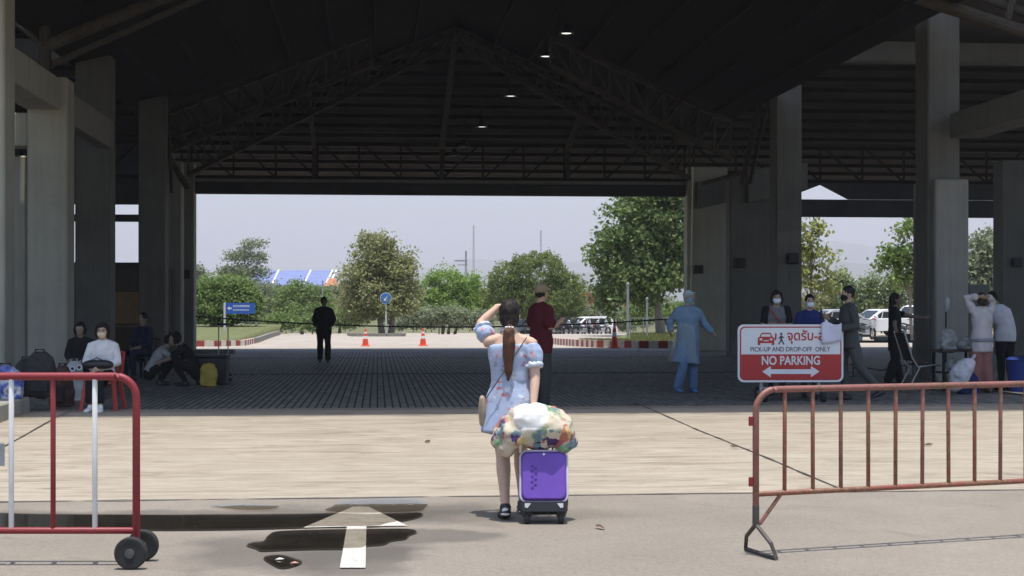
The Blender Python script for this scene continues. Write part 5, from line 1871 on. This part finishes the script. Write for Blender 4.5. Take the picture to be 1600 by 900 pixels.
def mat_film():
    m, nt, p, L = newmat('clear_film')
    nd = nt.nodes
    tr = nd.new('ShaderNodeBsdfTransparent')
    tr.inputs[0].default_value = (.93, .95, .95, 1)
    mx = nd.new('ShaderNodeMixShader')
    mx.inputs[0].default_value = .22
    p.inputs['Base Color'].default_value = (.55, .58, .58, 1)
    p.inputs['Roughness'].default_value = .3
    L.new(tr.outputs[0], mx.inputs[1])
    L.new(p.outputs[0], mx.inputs[2])
    L.new(mx.outputs[0], nd['Material Output'].inputs[0])
    return m
m_film = mat_film()
vs, fs = [], []
for j in range(9):                           # loose plastic apron blown aside
    f = j / 8
    for i in range(9):
        u = i / 8
        x = lerp(-.05, .20 + .22 * f, u)
        vs.append((x, .17 + .10 * math.sin(u * 5 + f * 2) * f - .05 * u, 1.12 - .62 * f + .05 * u))
fs = [(j * 9 + i, j * 9 + i + 1, (j + 1) * 9 + i + 1, (j + 1) * 9 + i) for j in range(8) for i in range(8)]
MB().add(vs, fs).build('plastic_apron', m_film, tg, smooth='all')
vs, fs = [], []
for j in range(6):
    for i in range(11):
        a_ = R(-75 + 15 * i)
        q = at((.105 * math.sin(a_), .105 * math.cos(a_) + .012, .075 - .19 * j / 5))
        vs.append(tuple(q))
fs = [(j * 11 + i, j * 11 + i + 1, (j + 1) * 11 + i + 1, (j + 1) * 11 + i) for j in range(5) for i in range(10)]
MB().add(vs, fs).build('face_shield', m_film, tg, smooth='all')
MB().tube([at((.105 * math.sin(R(-75 + 15 * i)), .105 * math.cos(R(-75 + 15 * i)) + .012, .075)) for i in range(11)], [(.006, .014)] * 11, 6, ref=(0, 0, 1)).build('shield_band', c_white, tg)

# seated woman and her chair
loc = D(161, 20.5)
ts, J, k, at = person('seated woman in a white long-sleeved top with a face mask on a red chair', loc, FACE_CAM, 1.62, SIT, dict(anR=(.06, .42, .085), anL=(-.09, .47, .085), knL=(-.06, .44, .52), elL=(-.22, .04, .68), elR=(.22, .04, .68), knR=(.07, .42, .50), wrL=(-.05, .26, .60), wrR=(.06, .27, .60)), skin=(.48, .32, .24), shirt=c_white, sleeve=.97, low=.04, shirt_i=.02, trousers=c_black, tlen=.92, shoes=m_shoe_w, hair='bob', mask=cloth((.62, .50, .36)), eyes=True, footrz=(.2, -.1), bust=.01)
for s in (-1, 1):                            # spectacles
    q = at((s * .032, .098, .006))
    MB().lathe([(.020, -.002), (.024, 0), (.020, .002)], tuple(q), 14, 'y').build('spectacle_rim', m_black, ts)
hb = thing('handbag', 'black handbag lying in the lap of the seated woman', 'bag', loc + Vector((-.02, -.26, .565)), FACE_CAM)
MB().tube([(-.17, 0, .07), (-.1, 0, .075), (.1, 0, .075), (.17, 0, .07)], [(.05, .06), (.065, .09), (.065, .09), (.05, .06)], 12, ref=(0, 0, 1)).build('pouch', M((.012, .012, .016), .4), hb, smooth=True)
MB().tube([(-.1, .04, .12), (0, .06, .17), (.1, .04, .12)], .008, 8).build('strap', m_black, hb)
def plastic_chair(lab, loc, rz_, col, group=None):
    t = thing('plastic_chair', lab, 'chair', loc, rz_, group)
    m = M(col, .4, .06, 5, name='chair_plastic')
    MB().bbox(-.22, .22, -.2, .22, .40, .435, .012).build('seat', m, t)
    b = MB()
    for i in range(7):
        a_ = -.5 + i / 6
        b.bar((a_ * .40, -.2 - .03 * (1 - (2 * a_) ** 2), .43), (a_ * .44, -.27 - .04 * (1 - (2 * a_) ** 2), .78), .035, .012)
    b.tube([(-.22, -.26, .78), (0, -.31, .81), (.22, -.26, .78)], .02, 8)
    b.build('backrest', m, t)
    for sx2 in (-1, 1):
        for sy in (-1, 1):
            MB().bar((sx2 * .19, sy * .17, .41), (sx2 * .24, sy * .23, 0), .05, .035).build('leg', m, t)
    return t
plastic_chair('red plastic chair under the seated woman in white', D(161, 20.55), FACE_CAM, (.42, .035, .03))
# dark figures waiting on the left
p1 = D(126, 23.6)
plastic_chair('dark plastic chair behind the white tote bag', p1, FACE_CAM, (.03, .03, .035))
person('dark-clothed woman sitting behind the woman in white', p1, FACE_CAM, 1.6, SIT, None, skin=(.28, .19, .14), shirt=c_black, sleeve=.9, trousers=c_black, shoes=m_shoe_b, hair='bob', low=.04)
p2 = D(224, 29.5)
plastic_chair('dark plastic chair carrying the navy-clothed person', p2, R(150), (.03, .03, .05))
person('navy-clothed person sitting in the deep shade behind the crouching pair', p2, R(150), 1.78, SIT, None, skin=(.20, .14, .10), shirt=cloth((.018, .022, .05)), sleeve=.9, trousers=cloth((.015, .018, .04)), shoes=m_shoe_b, hair='short', low=.04)
person('person in a light grey shirt crouching beside the yellow bag', D(249, 27.2), R(-80), 1.62, SQUAT, None, skin=(.30, .2, .15), shirt=cloth((.33, .33, .34)), sleeve=.4, trousers=c_black, shoes=m_shoe_b, hair='short', low=.06)
person('dark-haired person in black crouching between the grey shirt and the yellow bag', D(291, 27.0), R(100), 1.74, SQUAT, None, skin=(.28, .19, .14), shirt=c_black, sleeve=.5, trousers=c_black, shoes=m_shoe_b, hair='bob', low=.06)
# behind the board
c_rag = cloth((.16, .16, .165))
t6, J, k, at = person('masked woman in a grey and black shirt with folded arms behind the board', D(1213, 24.0), FACE_CAM, 1.69, STAND, dict(elL=(-.22, .03, 1.10), wrL=(.04, .20, 1.12), elR=(.22, .03, 1.10), wrR=(-.04, .22, 1.08)), skin=(.36, .24, .18), shirt=c_rag, sleeve=.2, trousers=c_dark, shoes=m_shoe_b, hair='bob', mask=m_maskw, eyes=True, bust=.01)
b = MB()
for S in 'LR':
    a, e = J['sh' + S], J['el' + S]
    b.tube([a.lerp(e, -.1), a.lerp(e, .3), a.lerp(e, .7)], [.072, .070, .066], 12)
    solid(b, 'sleeve', c_black, t6, .014, 2, .006, 9)
    b = MB()
MB().tube([J['shR'] + Vector((-.04, .13, .03)), J['che'] + Vector((.02, .15, 0)), J['wai'] + Vector((-.12, .12, 0))], [(.012, .004)] * 3, 8).build('bag_strap', cloth((.30, .05, .05)), t6)
t7, J, k, at = person('masked woman in a navy blue v-neck top behind the board', D(1265, 23.4), FACE_CAM, 1.62, STAND, None, skin=(.44, .30, .22), shirt=cloth((.022, .032, .13)), sleeve=.42, trousers=c_dark, shoes=m_shoe_b, hair='bun', mask=m_maskw, eyes=True, w=1.16, bust=.02, shirt_i=.016, flare=.015)
MB().tube([J['shc'] + Vector((-.07, .06, .02)), J['che'] + Vector((-.01, .145, .0)), J['shc'] + Vector((.07, .06, .02))], .006, 6).build('lanyard', m_black, t7)
MB().bbox(-.05, .04, .155, .163, 1.06, 1.16, .004).build('badge', M((.02, .02, .03), .4), t7)
# walking man in dark grey
gdark = cloth((.055, .058, .062))
t8, J, k, at = person('man in dark grey with a black mask striding past the board, phone in hand', D(1326, 22.6), R(94), 1.74, STAND, dict(elR=(.20, .02, 1.08), wrR=(.12, .26, 1.18), hdR=(.10, .34, 1.24), elL=(-.24, -.02, 1.08), wrL=(-.18, .2, 1.04), knR=(.09, .08, .48), anR=(.10, -.02, .085), knL=(-.09, -.12, .50), anL=(-.10, -.44, .15), hpL=(-.085, -.02, .88)),
      skin=(.34, .22, .16), shirt=gdark, sleeve=.9, low=.16, shirt_i=.026, trousers=cloth((.07, .075, .075)), twide=.012, shoes=m_shoe_b, hair='short', mask=m_maskb, w=1.08, tip=(.09, 0))
q = J['wrR']
phl = D(1326, 22.6) + Matrix.Rotation(R(94), 3, 'Z') @ Vector((.10, .40, 1.30))
ph = thing('mobile_phone', 'black phone held up by the striding man in dark grey', 'phone', phl, R(94))
MB().bbox(-.037, .037, -.005, .005, -.07, .08, .003).build('case', m_black, ph)
MB().bbox(-.033, .033, -.007, -.0055, -.062, .072, .0005).build('screen', m_glass, ph)
# dark woman reaching to the right
person('long-haired woman in a black dress reaching her arm out towards the column', D(1398, 27.2), R(-105), 1.68, STAND, dict(elL=(-.16, .28, 1.24), wrL=(-.12, .52, 1.22), hdL=(-.10, .6, 1.23), anL=(-.08, .1, .085), anR=(.08, -.12, .085)), skin=(.16, .11, .08), shirt=c_black, sleeve=.3, low=.3, trousers=c_black, twide=.04, shoes=m_shoe_b, hair='long')
# couple on the right
mauve = cloth((.28, .13, .12))
tp, J, k, at = person('woman in a loose white top and mauve trousers with hands on her head', D(1534, 24.7), -TH + R(8), 1.66, STAND, dict(elL=(-.25, .03, 1.58), wrL=(-.10, -.10, 1.60), hdL=(.0, -.12, 1.58), elR=(.22, .10, 1.52), wrR=(.09, -.06, 1.60), hdR=(.0, -.1, 1.60), anL=(-.11, .04, .085), anR=(.11, -.04, .085), shL=(-.16, 0, 1.37), shR=(.16, 0, 1.37)), skin=(.36, .24, .18), shirt=cloth((.50, .48, .50)), sleeve=.88, low=.24, shirt_i=.035, trousers=mauve, twide=.04, tlen=.97, shoes=M((.12, .07, .06), .6), hair='pony', hairc=(.035, .022, .017))
b = MB()
b.tube([J['pel'] + Vector((0, 0, -.02)), J['pel'] - Vector((0, 0, .07))], [(.212, .165), (.220, .172)], 20, cap=.1)
solid(b, 'shirt_band', cloth((.24, .25, .30)), tp, .014, 1, .01, 8)
person('man in a white t-shirt and black trousers leaning forward beside the woman in mauve', D(1571, 25.4), -TH + R(20), 1.74, STAND, dict(shc=(-.06, .10, 1.33), che=(-.03, .06, 1.21), nek=(-.08, .13, 1.40), hed=(-.11, .20, 1.50), shL=(-.22, .1, 1.33), shR=(.10, .10, 1.32), elR=(.20, .12, 1.06), wrR=(.20, .2, .86), elL=(-.28, .2, 1.1), wrL=(-.2, .36, 1.0)), skin=(.34, .22, .16), shirt=cloth((.56, .57, .64)), sleeve=.38, low=.12, shirt_i=.022, trousers=c_black, shoes=m_shoe_b, hair='short', w=1.1, flare=.015)
# ---------------------------------------------------------------- luggage and furniture
def bagshape(name, lab, cat, loc, size, m, rz_=0, handle=None, pocket=None, seed=0, wr=.02, group=None):
    t = thing(name, lab, cat, loc, rz_, group)
    w, d_, h = size
    b = MB()
    b.tube([(0, 0, d_ * .28), (0, 0, h * .35), (0, 0, h * .7), (0, 0, h - d_ * .22)], [(w * .46, d_ * .5), (w * .5, d_ * .52), (w * .47, d_ * .48), (w * .36, d_ * .30)], 18)
    b.box(-w * .44, w * .44, -d_ * .42, d_ * .42, .0, h * .4)
    solid(b, 'pouch', m, t, .014, 5, wr, 8, (1, 1, 1))
    hm_ = handle or m
    MB().tube([(-w * .16, 0, h * .93), (-w * .12, 0, h * 1.06), (w * .12, 0, h * 1.06), (w * .16, 0, h * .93)], .014, 8).build('handle', hm_, t, smooth=True)
    if pocket:
        b = MB()
        b.box(-w * .3, w * .3, -d_ * .60, -d_ * .3, h * .12, h * .48)
        solid(b, 'pocket', pocket, t, .012, 5, .008, 9)
    return t
def mat_plaid():
    m, nt, p, L = newmat('plaid_weave')
    v = coords(nt)
    n = noise_node(nt, v, 7, 4, .6, 1.5)
    c = ramp(nt, n, [(.38, (.03, .06, .28)), (.5, (.10, .14, .38)), (.6, (.55, .57, .62))])
    L.new(c, p.inputs['Base Color'])
    p.inputs['Roughness'].default_value = .5
    return m
def on_slab(px, d_, z=.335):
    p = D(px, d_)
    p.z = z
    return p
bagshape('woven_bag', 'bulging blue and white patterned bag at the end of the luggage pile', 'bag', on_slab(8, 19.7), (.5, .36, .44), mat_plaid(), .2, m_black)
bk = M((.012, .012, .014), .75, .2, 20, name='black_nylon')
bagshape('backpack', 'large black backpack with two humps leaning on the pale column', 'bag', on_slab(62, 20.2), (.46, .32, .60), bk, .0, m_black, bk)
bagshape('duffel_bag', 'black duffel bag between the patterned bag and the large black backpack', 'bag', on_slab(40, 20.35), (.34, .34, .50), bk, .1, m_black)
bagshape('suitcase', 'dark brown soft suitcase standing on the floor beside the walkway', 'suitcase', D(97, 21.2), (.34, .26, .58), M((.055, .022, .016), .7, .2, 12, name='brown_nylon'), -.3, m_black, bk)
tb = bagshape('tote_bag', 'pale grey tote bag with three dark round eyelets', 'bag', D(116, 22.6), (.32, .24, .60), cloth((.36, .36, .36)), .0, cloth((.3, .3, .3)))
for i, x in enumerate((-.10, 0, .10)):
    MB().lathe([(.022, -.008), (.045, -.01), (.045, .01), (.022, .008), (.022, -.008)], (0, 0, 0), 16, 'y').build('eyelet_ring', c_white, tb, loc=(x, -.125 + .0 * i, .47 + .02 * i))
    MB().lathe([(0, -.004), (.024, -.004), (.024, .004), (0, .004)], (0, 0, 0), 14, 'y').build('eyelet', m_black, tb, loc=(x, -.130, .47 + .02 * i))
# black crate with a yellow bag
pc = D(330, 27.3)
cr = thing('storage_crate', 'black crate standing at the left edge of the block paving', 'crate', pc, -.1)
MB().bbox(-.28, .28, -.05, .30, 0, .5, .02).build('tub', m_black, cr)
MB().bbox(-.295, .295, -.065, .315, .5, .545, .012).build('lid', M((.02, .02, .022), .5), cr)
bagshape('yellow_bag', 'mustard yellow bag standing in front of the black crate', 'bag', D(326, 26.8), (.32, .18, .42), M((.38, .27, .035), .6, .15, 9, name='mustard'), -.05, m_black)
ct = thing('luggage_trolley', 'folded luggage trolley with upright handle behind the black crate', 'trolley', D(349, 28.6), 0)
for s in (-1, 1):
    MB().tube([(s * .09, 0, .1), (s * .09, 0, 1.1)], .012, 8).build('upright', m_galv, ct)
    MB().lathe([(0, -.02), (.07, -.02), (.07, .02), (0, .02)], (0, 0, 0), 16, 'x').build('wheel', m_tyre, ct, loc=(s * .13, .03, .07))
MB().tube([(-.11, 0, 1.1), (.11, 0, 1.1)], .02, 8).build('grip', m_black, ct)
MB().bbox(-.16, .16, -.26, .02, .075, .095, .005).build('toe_plate', m_galv, ct)
# low plinth by the left opening
pl = D(345, 46.5)
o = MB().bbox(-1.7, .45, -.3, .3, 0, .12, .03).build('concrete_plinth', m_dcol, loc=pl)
tag(o, 'low dark concrete plinth by the left edge of the back opening', 'plinth')
# kiosk in the dark left aisle
kq = D(196, 44)
kt = thing('kiosk', 'dim brown and orange kiosk deep in the left aisle', 'kiosk', (kq.x, kq.y, g(kq.y)), 0)
MB().bbox(-1.3, 1.3, 0, 1.2, 0, 2.6, .03).build('cabinet', M((.06, .04, .03), .7, .2, 3), kt)
MB().bbox(-.95, .8, -.03, -.002, .95, 1.9, .01).build('front_panel', M((.22, .12, .04), .6, .2, 3), kt)
MB().bbox(-1.3, 1.3, -.25, -.03, .85, .9, .01).build('counter', M((.16, .12, .06), .6), kt)
MB().bbox(-1.3, 1.3, -.02, -.002, 2.2, 2.5, .01).build('fascia', M((.05, .04, .04), .6), kt)

# right side: folding table, chairs, bags
ft = thing('folding_table', 'folding table with dark top beside the reaching woman', 'table', D(1375, 30.5), -.05)
MB().bbox(-.75, .75, -.3, .3, .70, .735, .01).build('tabletop', M((.05, .045, .04), .6), ft)
for s in (-1, 1):
    for yy in (-.22, .22):
        MB().tube([(s * .62, yy, .02), (s * .62, yy, .70)], .016, 8).build('leg', m_black, ft)
    MB().tube([(s * .62, -.3, .015), (s * .62, .3, .015)], .016, 8).build('foot_bar', m_black, ft)
MB().tube([(-.62, 0, .25), (0, 0, .12), (.62, 0, .25)], .012, 8).build('stretcher', m_black, ft)
for i, (x, lab, cc, sz_) in enumerate(((-.5, 'small white box at the left end of the folding table', (.55, .55, .55), (.22, .18, .10)), (.05, 'low grey carton in the middle of the folding table', (.3, .29, .27), (.28, .2, .08)), (.5, 'dark pouch at the right end of the folding table', (.03, .03, .035), (.24, .18, .14)))):
    q = ft.location + Vector((x, .02, .735))
    t = thing('table_box', lab, 'box', q, .2 * i)
    MB().bbox(-sz_[0] / 2, sz_[0] / 2, -sz_[1] / 2, sz_[1] / 2, 0, sz_[2], .01).build('carton', M(cc, .7), t)
    MB().bbox(-sz_[0] / 2 - .004, sz_[0] / 2 + .004, -.02, .02, sz_[2] + .001, sz_[2] + .004, .001).build('tape', M((.4, .33, .22), .5), t)
m_tubec = M((.42, .41, .38), .4, .1, 9, metal=.3, name='tube_metal')
def lounge(lab, loc, rz_):
    t = thing('folding_chair', lab, 'chair', loc, rz_, 'metal folding chairs')
    for s in (-1, 1):
        MB().tube([(-.42, s * .25, 1.0), (-.28, s * .25, .55), (-.18, s * .25, .40), (.18, s * .25, .44), (.28, s * .25, .38), (.40, s * .25, .01)], .016, 8).build('frame', m_tubec, t, smooth=True)
        MB().tube([(-.12, s * .22, .42), (-.34, s * .22, .01)], .014, 8).build('rear_leg', m_tubec, t)
    MB().bbox(-.18, .22, -.24, .24, .425, .445, .008).build('seat', bk, t)
    b = MB()
    b.bar((-.25, 0, .50), (-.41, 0, .98), .02, .46, up=(0, 1, 0))
    b.build('backrest', bk, t)
    MB().tube([(.36, -.25, .12), (.36, .25, .12)], .012, 8).build('cross_tube', m_tubec, t)
    return t
lounge('metal folding chair with curved tube frame beside the table', D(1442, 25.6), .0)
lounge('metal folding chair partly hidden behind the man in the white t-shirt', D(1588, 25.8), R(160))
st = thing('dispenser_stand', 'slim stand with a dispenser bottle in front of the thick column', 'stand', D(1478, 26.0), 0)
MB().bbox(-.16, .16, -.14, .14, 0, .02, .005).build('base', m_black, st)
MB().tube([(0, 0, .02), (0, 0, 1.45)], .016, 10).build('rod', m_black, st)
MB().tube([(0, -.05, 1.36), (0, -.05, 1.56), (0, -.05, 1.60)], [.04, .04, .015], 12).build('bottle', M((.4, .42, .45), .3), st, smooth=True)
MB().bbox(-.12, .12, -.09, .09, .62, .65, .008).build('tray', m_black, st)
sb = thing('side_table', 'small dark side table loaded with plastic bags', 'table', D(1492, 25.3), .1)
MB().bbox(-.35, .35, -.22, .22, .66, .70, .01).build('tabletop', M((.06, .05, .045), .6), sb)
for sx2 in (-1, 1):
    for sy in (-1, 1):
        MB().bar((sx2 * .3, sy * .18, 0), (sx2 * .3, sy * .18, .66), .035).build('leg', m_dsteel, sb)
MB().bbox(-.33, .33, -.2, .2, .30, .32, .005).build('shelf', m_dsteel, sb)
plastic = M((.34, .36, .36), .35, .15, 8, name='plastic_film')
for i, (dx, zz, s, lab) in enumerate(((-.12, .70, (.30, .24, .34), 'tall crumpled grey plastic bag on the side table'), (.18, .70, (.34, .26, .20), 'low crumpled plastic bag at the right of the side table'), (-.05, .32, (.3, .24, .22), 'pale plastic bag on the shelf under the side table'))):
    q = sb.location + Vector((dx, 0, zz))
    bagshape('plastic_bag', lab, 'bag', q, s, plastic, .3 * i, plastic, wr=.035)
# big white sack leaning, blue bin
ws = thing('white_sack', 'big white sack leaning by the legs of the woman in mauve', 'sack', D(1504, 23.9), 0)
b = MB()
b.tube([(-.13, 0, .12), (-.08, 0, .28), (.06, 0, .46), (.13, 0, .52)], [(.10, .10), (.17, .16), (.15, .15), (.10, .10)], 16, ref=(0, 1, 0))
solid(b, 'sack_cloth', cloth((.5, .5, .54)), ws, .014, 4, .03, 6, (1, 1, 1))
MB().tube([(.16, 0, .58), (.2, 0, .64)], .025, 8).build('tied_neck', cloth((.4, .4, .44)), ws)
bagshape('navy_bag', 'navy blue bag on the floor under the white sack', 'bag', D(1512, 24.4), (.4, .28, .36), cloth((.02, .03, .10)), 0, m_black)
bb = thing('blue_bin', 'blue plastic bin at the feet of the man in the white t-shirt', 'bin', D(1596, 25.0), 0)
MB().lathe([(0, 0), (.2, 0), (.24, .5), (.25, .52), (.23, .52), (.19, .03), (0, .03)], n=20).build('bucket', M((.03, .06, .30), .4, .1, 5), bb, smooth=True)
MB().lathe([(.255, .52), (.265, .54), (.2, .58), (0, .6)], n=20).build('lid', M((.025, .05, .24), .4), bb, smooth=True)
cb = thing('grey_cabinet', 'dark grey cabinet standing behind the raised arms of the woman in white', 'cabinet', D(1530, 40), 0)
MB().bbox(-.3, .3, 0, .5, 0, 2.05, .02).build('carcass', M((.12, .13, .13), .5), cb)
MB().bbox(-.28, .28, -.02, -.002, .08, 2.0, .01).build('door', M((.10, .11, .11), .5), cb)
# litter: leaves on the ground
m_leafl = M((.10, .055, .025), .8, .3, 20, name='dead_leaf')
for i, (px, py, lab) in enumerate(((1450, 697, 'curled brown leaf on the ramp behind the rusty barrier'), (668, 692, 'tiny brown leaf on the middle of the ramp'), (938, 827, 'pale scrap of litter right of the suitcase wheels'), (1148, 700, 'tiny scrap near the slanting joint of the ramp'), (1000, 548, 'dark clod of earth at the edge of the back shadow'), (440, 549, 'dark clod near the left part of the back shadow edge'))):
    q = G(px, py)
    s = .06 if q.y < 30 else .16
    o = MB().add([(-s, 0, .004), (-s * .3, s * .35, .018), (s * .5, s * .3, .012), (s, 0, .02), (s * .4, -s * .32, .004), (-s * .4, -s * .3, .006), (0, 0, .03)], [(0, 1, 6), (1, 2, 6), (2, 3, 6), (3, 4, 6), (4, 5, 6), (5, 0, 6), (0, 5, 4, 3, 2, 1)]).build('fallen_leaf', m_leafl, loc=q + Vector((0, 0, .006)))
    o.rotation_euler[2] = i
    tag(o, lab, 'litter')
for i, (px, py, lab, cc) in enumerate(((437, 878, 'small white scrap floating in the tiny puddle', (.7, .68, .62)), (460, 884, 'pinkish scrap at the edge of the tiny puddle', (.5, .25, .2)))):
    q = G(px, py)
    o = MB().add([(-.03, 0, .016), (0, .02, .022), (.03, .004, .018), (.01, -.02, .02), (0, 0, .028)], [(0, 1, 4), (1, 2, 4), (2, 3, 4), (3, 0, 4), (0, 3, 2, 1)]).build('paper_scrap', M(cc, .8), loc=q)
    tag(o, lab, 'litter')
# ---------------------------------------------------------------- haze
HZ = MB().box(-7400, 7400, -250, 9600, -3.2, 420)
hz = HZ.build('haze', None)
hz.data.materials.clear()
hm_ = bpy.data.materials.new('haze_air')
hm_.use_nodes = True
nt = hm_.node_tree
for n in list(nt.nodes):
    if n.type != 'OUTPUT_MATERIAL':
        nt.nodes.remove(n)
pv = nt.nodes.new('ShaderNodeVolumePrincipled')
pv.inputs['Color'].default_value = (.96, .95, 1.0, 1)
pv.inputs['Density'].default_value = 4e-4
pv.inputs['Anisotropy'].default_value = .0
nt.links.new(pv.outputs[0], nt.nodes['Material Output'].inputs['Volume'])
hz.data.materials.append(hm_)
tag(hz, 'thin pale haze over the whole place', 'haze', kind='stuff')
bpy.data.scenes.remove(BENCH)
